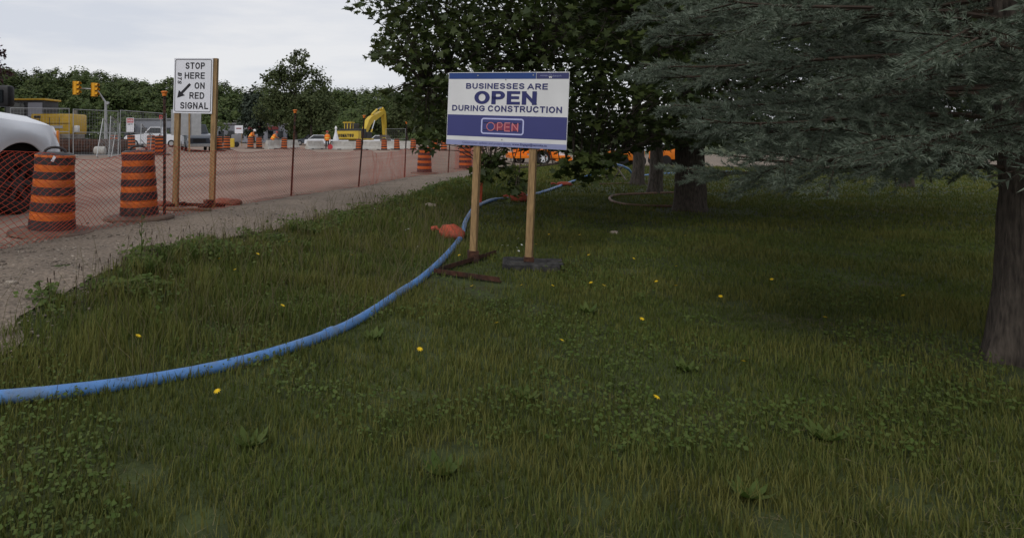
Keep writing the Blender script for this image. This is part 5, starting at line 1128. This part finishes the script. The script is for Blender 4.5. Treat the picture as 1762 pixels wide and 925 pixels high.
# ------------------------------------------------------------------ workers
def person(loc, rz, joints, label, vest, hat, trousers='cloth', extra=None):
    """joints: dict of 3-D points; one skinned body, clothing as children"""
    root = empty('person', loc, rz, label, 'person', 'site workers'); J = joints
    order = ['pel', 'bel', 'che', 'nek', 'hed', 'top', 'shL', 'elL', 'haL', 'fiL', 'shR', 'elR', 'haR', 'fiR', 'hiL', 'knL', 'anL', 'toL', 'hiR', 'knR', 'anR', 'toR']
    rad_ = dict(pel=.15, bel=.145, che=.16, nek=.06, hed=.095, top=.075, shL=.075, elL=.052, haL=.042, fiL=.035, shR=.075, elR=.052, haR=.042, fiR=.035, hiL=.10, knL=.068, anL=.05, toL=.045, hiR=.10, knR=.068, anR=.05, toR=.045)
    ed_ = [('pel', 'bel'), ('bel', 'che'), ('che', 'nek'), ('nek', 'hed'), ('hed', 'top')] + [e_ for s_ in 'LR' for e_ in (('che', 'sh' + s_), ('sh' + s_, 'el' + s_), ('el' + s_, 'ha' + s_), ('ha' + s_, 'fi' + s_), ('pel', 'hi' + s_), ('hi' + s_, 'kn' + s_), ('kn' + s_, 'an' + s_), ('an' + s_, 'to' + s_))]
    me = bpy.data.meshes.new('b'); me.from_pydata([J[k] for k in order], [(order.index(a), order.index(b)) for a, b in ed_], []); o = bpy.data.objects.new('b', me); COL.objects.link(o)
    sk = o.modifiers.new('s', 'SKIN'); ss = o.modifiers.new('u', 'SUBSURF'); ss.levels = 1; ss.render_levels = 1
    for i, k in enumerate(order): me.skin_vertices[0].data[i].radius = (rad_[k],) * 2; me.skin_vertices[0].data[i].use_root = (k == 'pel')
    bpy.context.view_layer.update(); bme = bpy.data.meshes.new_from_object(o.evaluated_get(bpy.context.evaluated_depsgraph_get())); bpy.data.objects.remove(o)
    for m_ in (M[trousers], M['shirt'], M['skin'], M['boot']): bme.materials.append(m_)
    pz = J['pel'][2]; vh = Vector(J['hed'])
    for p_ in bme.polygons:
        c_ = p_.center; p_.use_smooth = True; dh = min((c_ - Vector(J[k])).length for k in ('haL', 'fiL', 'haR', 'fiR'))
        p_.material_index = 2 if (c_ - vh).length < .19 or dh < .07 else 3 if c_.z < .12 else 0 if c_.z < pz + .02 else 1
    body = link('body', bme, None, root)
    pe, be, ch, nk = (Vector(J[k]) for k in ('pel', 'bel', 'che', 'nek')); mb = MB(); rows = []
    ax = (nk - pe).normalized(); sx_ = (Vector(J['shR']) - Vector(J['shL'])).normalized(); fw_ = ax.cross(sx_)
    for p_, wx, wy_ in ((pe + ax * -.06, .215, .175), (be, .205, .175), (ch, .235, .185), (ch + (nk - ch) * .55, .20, .14), (nk - ax * .03, .09, .085)): rows.append([p_ + sx_ * wx * math.cos(a) + fw_ * wy_ * math.sin(a) for a in np.linspace(0, 2 * math.pi, 17)])
    v_ = mb.grid(rows).build('vest', M[vest], root, smooth=True)
    mb = MB()
    for t_ in (.22,): mb.grid([[be + ax * dz + sx_ * .222 * math.cos(a) + fw_ * .192 * math.sin(a) for a in np.linspace(0, 2 * math.pi, 17)] for dz in (-.03, .03)])
    mb.build('reflective_strip', M['hivisy'], v_, smooth=True)
    ht = Vector(J['top']); up_ = (Vector(J['top']) - Vector(J['nek'])).normalized(); rotm = up_.to_track_quat('Z', 'Y').to_matrix().to_4x4()
    MB().lathe([(.165, -.055), (.165, -.045), (.125, -.04), (.122, .02), (.095, .075), (.045, .10), (.002, .105)], 18, capt=False).xf(Matrix.Translation(ht) @ rotm).build('helmet', M[hat], root, smooth=True)
    f2 = fw_ * (-1 if fw_.dot(Vector((0, -1, 0))) < 0 else 1); hc = Vector(J['hed'])
    MB().lathe([(.014, -.01), (.006, .03)], 6, c=hc + f2 * .10, axis='y').build('nose', M['skin'], body)
    for s_ in (-1, 1): MB().lathe([(.011, -.008), (.011, .008)], 6, c=hc + f2 * .098 + sx_ * .035 * s_ + up_ * .03, axis='y').build('eye', M['black'], body)
    return root
stand = dict(pel=(0, 0, .95), bel=(0, 0, 1.12), che=(0, 0, 1.34), nek=(0, 0, 1.50), hed=(0, -.02, 1.62), top=(0, -.01, 1.72), shL=(-.19, 0, 1.42), elL=(-.25, .02, 1.16), haL=(-.25, -.08, .93), fiL=(-.25, -.11, .84), shR=(.19, 0, 1.42), elR=(.27, .0, 1.17), haR=(.27, -.14, .98), fiR=(.27, -.19, .92),
             hiL=(-.10, 0, .90), knL=(-.11, -.02, .50), anL=(-.12, .02, .10), toL=(-.13, -.12, .05), hiR=(.10, 0, .90), knR=(.12, -.02, .50), anR=(.13, .02, .10), toR=(.15, -.12, .05))
wl = gp(563, 257.6); person(wl, R(10), stand, 'worker in orange vest and red helmet holding a round paddle by the barriers', 'hivis', 'hatr')
pd = empty('stop_paddle', wl + Vector((.30, -.25, 0)), 0, 'round red paddle held low by the worker with red helmet', 'paddle'); MB().tube([(0, 0, .12), (0, .02, .98)], .02, 8).build('handle', M['wood'], pd); MB().lathe([(.24, -.012), (.24, .012)], 24, c=(0, -.02, .28), axis='y').build('disc', M['paddle'], pd); MB().lathe([(.19, -.003), (.19, .003)], 24, c=(0, -.036, .28), axis='y').build('disc_face', M['dred'], pd)
bend = dict(stand); bend.update(pel=(-.08, 0, .86), bel=(.02, 0, 1.02), che=(.16, 0, 1.20), nek=(.26, 0, 1.34), hed=(.33, -.02, 1.44), top=(.37, -.01, 1.53), shL=(.17, .19, 1.27), elL=(.28, .18, 1.04), haL=(.46, .12, .98), fiL=(.54, .10, .98), shR=(.17, -.19, 1.27), elR=(.30, -.20, 1.05), haR=(.48, -.14, 1.0), fiR=(.56, -.12, 1.0), hiL=(-.08, .1, .82), knL=(.08, .12, .46), anL=(-.10, .12, .10), toL=(.03, .13, .05), hiR=(-.08, -.1, .82), knR=(.06, -.12, .46), anR=(-.12, -.12, .10), toR=(.02, -.13, .05))
q = gp(428, 255.6); person(q + Vector((0, 1.2, .1)), 0, bend, 'stooping worker in orange with white helmet behind the striped barrels', 'hivis', 'hatw')
q = gp(467, 256); person(q + Vector((0, 1.3, 0)), R(20), bend, 'worker in orange bending behind the leftmost concrete barrier', 'hivis', 'hatr')

# ------------------------------------------------------------------ far vehicles, buildings, site equipment
def car(loc, rz, label, m, kind_='car', cat='car'):
    root = empty('parked_' + kind_, loc, rz, label, cat, 'vehicles parked behind the site'); L_ = 4.5 if kind_ == 'car' else 5.4; hh = .78 if kind_ == 'car' else 1.08; rt = 1.46 if kind_ == 'car' else 1.85
    xs_ = [L_ / 2, L_ / 2 - .12, L_ * .22, L_ * .2, -L_ / 2 + .15, -L_ / 2]; mb = MB(); rows = []
    for x, zt_, yw_ in ((L_ / 2, hh * .82, .70), (L_ / 2 - .25, hh, .84), (L_ * .18, hh + .14, .9), (-L_ * .3, hh + .12, .9), (-L_ / 2 + .1, hh + .08, .86), (-L_ / 2, hh * .85, .74)): rows.append([(x, -yw_, .32), (x, -yw_, zt_ * .7), (x, -yw_ * .95, zt_), (x, yw_ * .95, zt_), (x, yw_, zt_ * .7), (x, yw_, .32)])
    mb.grid(rows); n_ = len(mb.v); mb.f.append(tuple(range(6))); mb.f.append(tuple(range(n_ - 6, n_))); mb.build('body', m, root, smooth=True)
    b0 = hh + .12; c1, c2, c3, c4 = (L_ * .20, L_ * .06, -L_ * .24, -L_ * .40) if kind_ == 'car' else (L_ * .17, L_ * .06, -L_ * .12, -L_ * .16)
    mb = MB().grid([[(c1, -.80, b0), (c1, .80, b0)], [(c2, -.64, rt), (c2, .64, rt)], [(c3, -.64, rt), (c3, .64, rt)], [(c4, -.80, b0), (c4, .80, b0)]]); mb.f += [(0, 2, 4, 6), (1, 3, 5, 7)]; mb.build('cabin', m, root)
    sh = .014
    MB().add([(c1 - .07 + sh, -.72, b0 + .05), (c1 - .07 + sh, .72, b0 + .05), (c2 + .04 + sh, .60, rt - .06), (c2 + .04 + sh, -.60, rt - .06)], [(0, 1, 2, 3)]).xf(Matrix.Translation((.02, 0, .02))).build('windshield', M['glass'], root)
    for s_ in (-1, 1):
        MB().add([(c1 - .18, s_ * .80, b0 + .05), (c4 + .14, s_ * .80, b0 + .05), (c3 + .05, s_ * .67, rt - .06), (c2 - .03, s_ * .67, rt - .06)], [(0, 1, 2, 3)]).build('side_window', M['glass'], root)
        MB().box((L_ / 2 - .08, s_ * .62, hh * .74), (.14, .32, .17), bev=.04).build('headlight', M['lamp'], root)
    MB().box((L_ / 2 + .0, 0, hh * .68), (.06, .85, .24)).build('grille', M['trim'], root); MB().box((L_ / 2 + .02, 0, .42), (.12, 1.6, .2), bev=.04).build('bumper', M['rim'] if kind_ != 'car' else m, root)
    for x in (L_ * .31, -L_ * .31):
        for s_ in (-1, 1): MB().lathe([(.20, -.1), (.33, -.09), (.34, 0), (.33, .09), (.20, .1)], 18, c=(x, s_ * .82, .34), axis='y').build('tyre', M['tyre'], root, smooth=True); MB().lathe([(.2, -.104), (.2, .104)], 12, c=(x, s_ * .82, .34), axis='y').build('hub', M['rim'], root)
    return root
def gl(x, d): q = at(x, 250, d); q.z = h1(q.x, q.y); return q
car(gl(337, 47), R(-72), 'dark slate pickup facing the camera behind the stop sign posts', M['carblue'], 'pickup', 'truck'); car(gl(268, 62), R(180), 'white pickup behind the wire fence left of the stop sign', M['carwhite'], 'pickup', 'truck')
car(gl(553, 88), R(5), 'white car behind the flagging worker, left one', M['carwhite']); car(gl(588, 90), R(185), 'white car parked behind the excavator rear', M['carwhite']); car(gl(650, 86), R(170), 'white car seen under the excavator boom', M['carwhite']); car(gl(533, 92), R(185), 'slate car farther left of the white car behind the barriers', M['carblue'])
def building(x0, x1, ytop, d, label, m, roofm, bays, red=None):
    a, b = gl(x0, d), gl(x1, d); w_ = b.x - a.x; h_ = CAMZ + (HY - ytop) / F * d - a.z; root = empty('low_building', a, 0, label, 'building'); MB().box((w_ / 2, 5, h_ / 2), (w_, 10, h_)).build('wall', M[m], root); MB().box((w_ / 2, 5, h_ + .12), (w_ + .5, 10.5, .25)).build('roof', M[roofm], root)
    for k in range(bays):
        x = w_ * (k + .5) / bays; o = MB().box((x, -.02, h_ * .42), (w_ / bays * .55, .06, h_ * .45)).build('window', M['glass'], root); MB().box((x, -.06, h_ * .19), (w_ / bays * .6, .14, .08)).build('sill', M['concrete'], o)
    if red: MB().box((w_ * (red[0] + red[1]) / 2, -.15, h_ * .80), (w_ * (red[1] - red[0]), .25, h_ * .17)).build('fascia', M['redsign'], root)
building(372, 491, 214, 112, 'long low grey building with a dark red fascia behind the workers', 'wallgrey', 'roofgrey', 7, (.46, .9)); building(196, 318, 206, 118, 'grey flat building behind the wire fence and danger notice', 'wallgrey', 'roofgrey', 6); building(373, 401, 209, 128, 'small tan building showing above the grey one', 'walltan', 'walltan', 2)
q = gl(407, 64); gen = empty('generator', q, R(8), 'grey generator trailer behind the worker with white helmet', 'generator'); MB().box((0, 0, .85), (.95, .9, .75), bev=.08).build('housing', M['roofgrey'], gen, smooth=True); MB().bar((.4, 0, .45), (1.5, 0, .35), .08).build('drawbar', M['machine_dark'], gen)
for s_ in (-1, 1): MB().lathe([(.12, -.06), (.26, -.05), (.26, .05), (.12, .06)], 14, c=(0, s_ * .5, .26), axis='y').build('tyre', M['tyre'], gen)
q = gl(411, 70); sb = empty('sign_board', q, 0, 'white board on legs behind the generator', 'sign'); MB().box((0, 0, 1.75), (.85, .05, .85)).build('panel', M['white'], sb); MB().box((0, -.03, 1.85), (.55, .01, .12)).build('printed_bar', M['redsign'], sb)
for x in (-.3, .3): MB().box((x, .03, .66), (.06, .05, 1.33)).build('leg', M['wood'], sb)
q = gl(400, 62); tag(MB().box((q.x, q.y, q.z + .42), (.36, .4, .84), bev=.06).build('yellow_bin', M['cat2']), 'small yellow bin between the barrel pair and the generator', 'bin')
bs = gl(316, 43); bsz = CAMZ - bs.z; bk_ = empty('road_sign', bs, R(5), 'grey back of a sign on two thin timber posts behind the stop sign', 'sign')
for x in (-.36, .36): MB().box((x, 0, 1.25), (.10, .10, 2.5), bev=.004).build('post', M['wood'], bk_)
MB().box((.15, .07, bsz + .95), (1.9, .02, .75 + .9)).build('panel', M['sheet'], bk_)
q = gp(577, 257.5); q = q + Vector((0, 3, 0)); fl_ = empty('white_bag', q, 0, 'upright white sack with green tip beside the yellow counterweight', 'sack'); MB().lathe([(.30, 0), (.36, .3), (.33, .9), (.20, 1.4), (.11, 1.7), (.09, 2.0)], 14).build('sack', M['tape'], fl_, smooth=True); MB().lathe([(.10, 2.0), (.14, 2.1), (.06, 2.3), (.01, 2.35)], 10).build('tip', M['hatw'], fl_, smooth=True)

# ------------------------------------------------------------------ orange trailer on the gravel lot
to = gp(934, 284); ty = R(-3)
tl = empty('flat_trailer', to, ty, 'orange utility trailer with spoked white wheel behind the blue sign', 'trailer'); s34 = to.y / F; TX = lambda px_: (px_ - 934) * s34; TZ = lambda py: (284 - py) * s34
MB().box(((TX(879) + TX(980)) / 2, .7, TZ(270)), (TX(980) - TX(879), 1.5, .16), bev=.02).build('frame', M['trailer'], tl)
MB().box(((TX(920) + TX(961)) / 2, .75, (TZ(262) + TZ(270)) / 2), (TX(961) - TX(920), 1.3, TZ(260) - TZ(270)), bev=.04).build('deck_box', M['trailer'], tl); MB().box((TX(893), .7, TZ(265)), (TX(910) - TX(878), .9, .18), bev=.03).build('tongue_box', M['trailer'], tl)
MB().box((TX(970), .7, TZ(274)), (.9, 1.4, .22), bev=.03).build('rear_beam', M['trailer'], tl); MB().tube([(TX(882), .4, 0), (TX(882), .4, TZ(268))], .03, 8).build('jack_leg', M['steel'], tl)
rows = [[(.50 * math.cos(a) , y, .38 + .50 * math.sin(a)) for a in np.linspace(R(8), R(172), 14)] for y in (-.20, .12)]; mb = MB().grid(rows); rows2 = [[(r_ * math.cos(a), -.20, .38 + r_ * math.sin(a)) for a in np.linspace(R(8), R(172), 14)] for r_ in (.50, .43)]; mb.grid(rows2); mb.build('fender', M['trailer'], tl, smooth=True)
wheel(tl, (0, -.05, .38), .38, .2, -1, 'tape'); wheel(tl, (0, 1.45, .38), .38, .2, 1, 'tape'); wheel(tl, (TX(897), .5, .30), .30, .16, -1, 'steel')
MB().box((TX(905), .9, TZ(257)), (.9, .8, .5), bev=.05).build('engine_cover', M['trailer'], tl); MB().box((TX(966), .5, TZ(266)), (.5, .5, .3), bev=.04).build('toolbox', M['tape'], tl)
def small_machine(x, yb, w_, h_, label):
    q = gp(x, yb); o = empty('orange_machine', q, R(10), label, 'machine', 'orange machines beyond the lawn'); MB().box((0, 0, h_ * .55), (w_, 1.0, h_ * .5), bev=.06).build('body', M['trailer'], o, smooth=True); MB().box((w_ * .1, 0, h_ * .88), (w_ * .5, .8, h_ * .24), bev=.05).build('hood', M['machine_dark'], o)
    for sx in (-.32, .32):
        for s_ in (-1, 1): MB().lathe([(.12, -.08), (.28, -.07), (.28, .07), (.12, .08)], 14, c=(sx * w_, s_ * .5, .28), axis='y').build('tyre', M['tyre'], o)
small_machine(1077, 286, 1.5, 1.0, 'orange site machine half hidden left of the farthest trunk'); small_machine(1150, 285, 1.6, 1.1, 'orange site machine seen right of the pale trunks')
car(gl(1100, 58) , R(175), 'white car glimpsed beyond the trunks under the canopy', M['carwhite'])
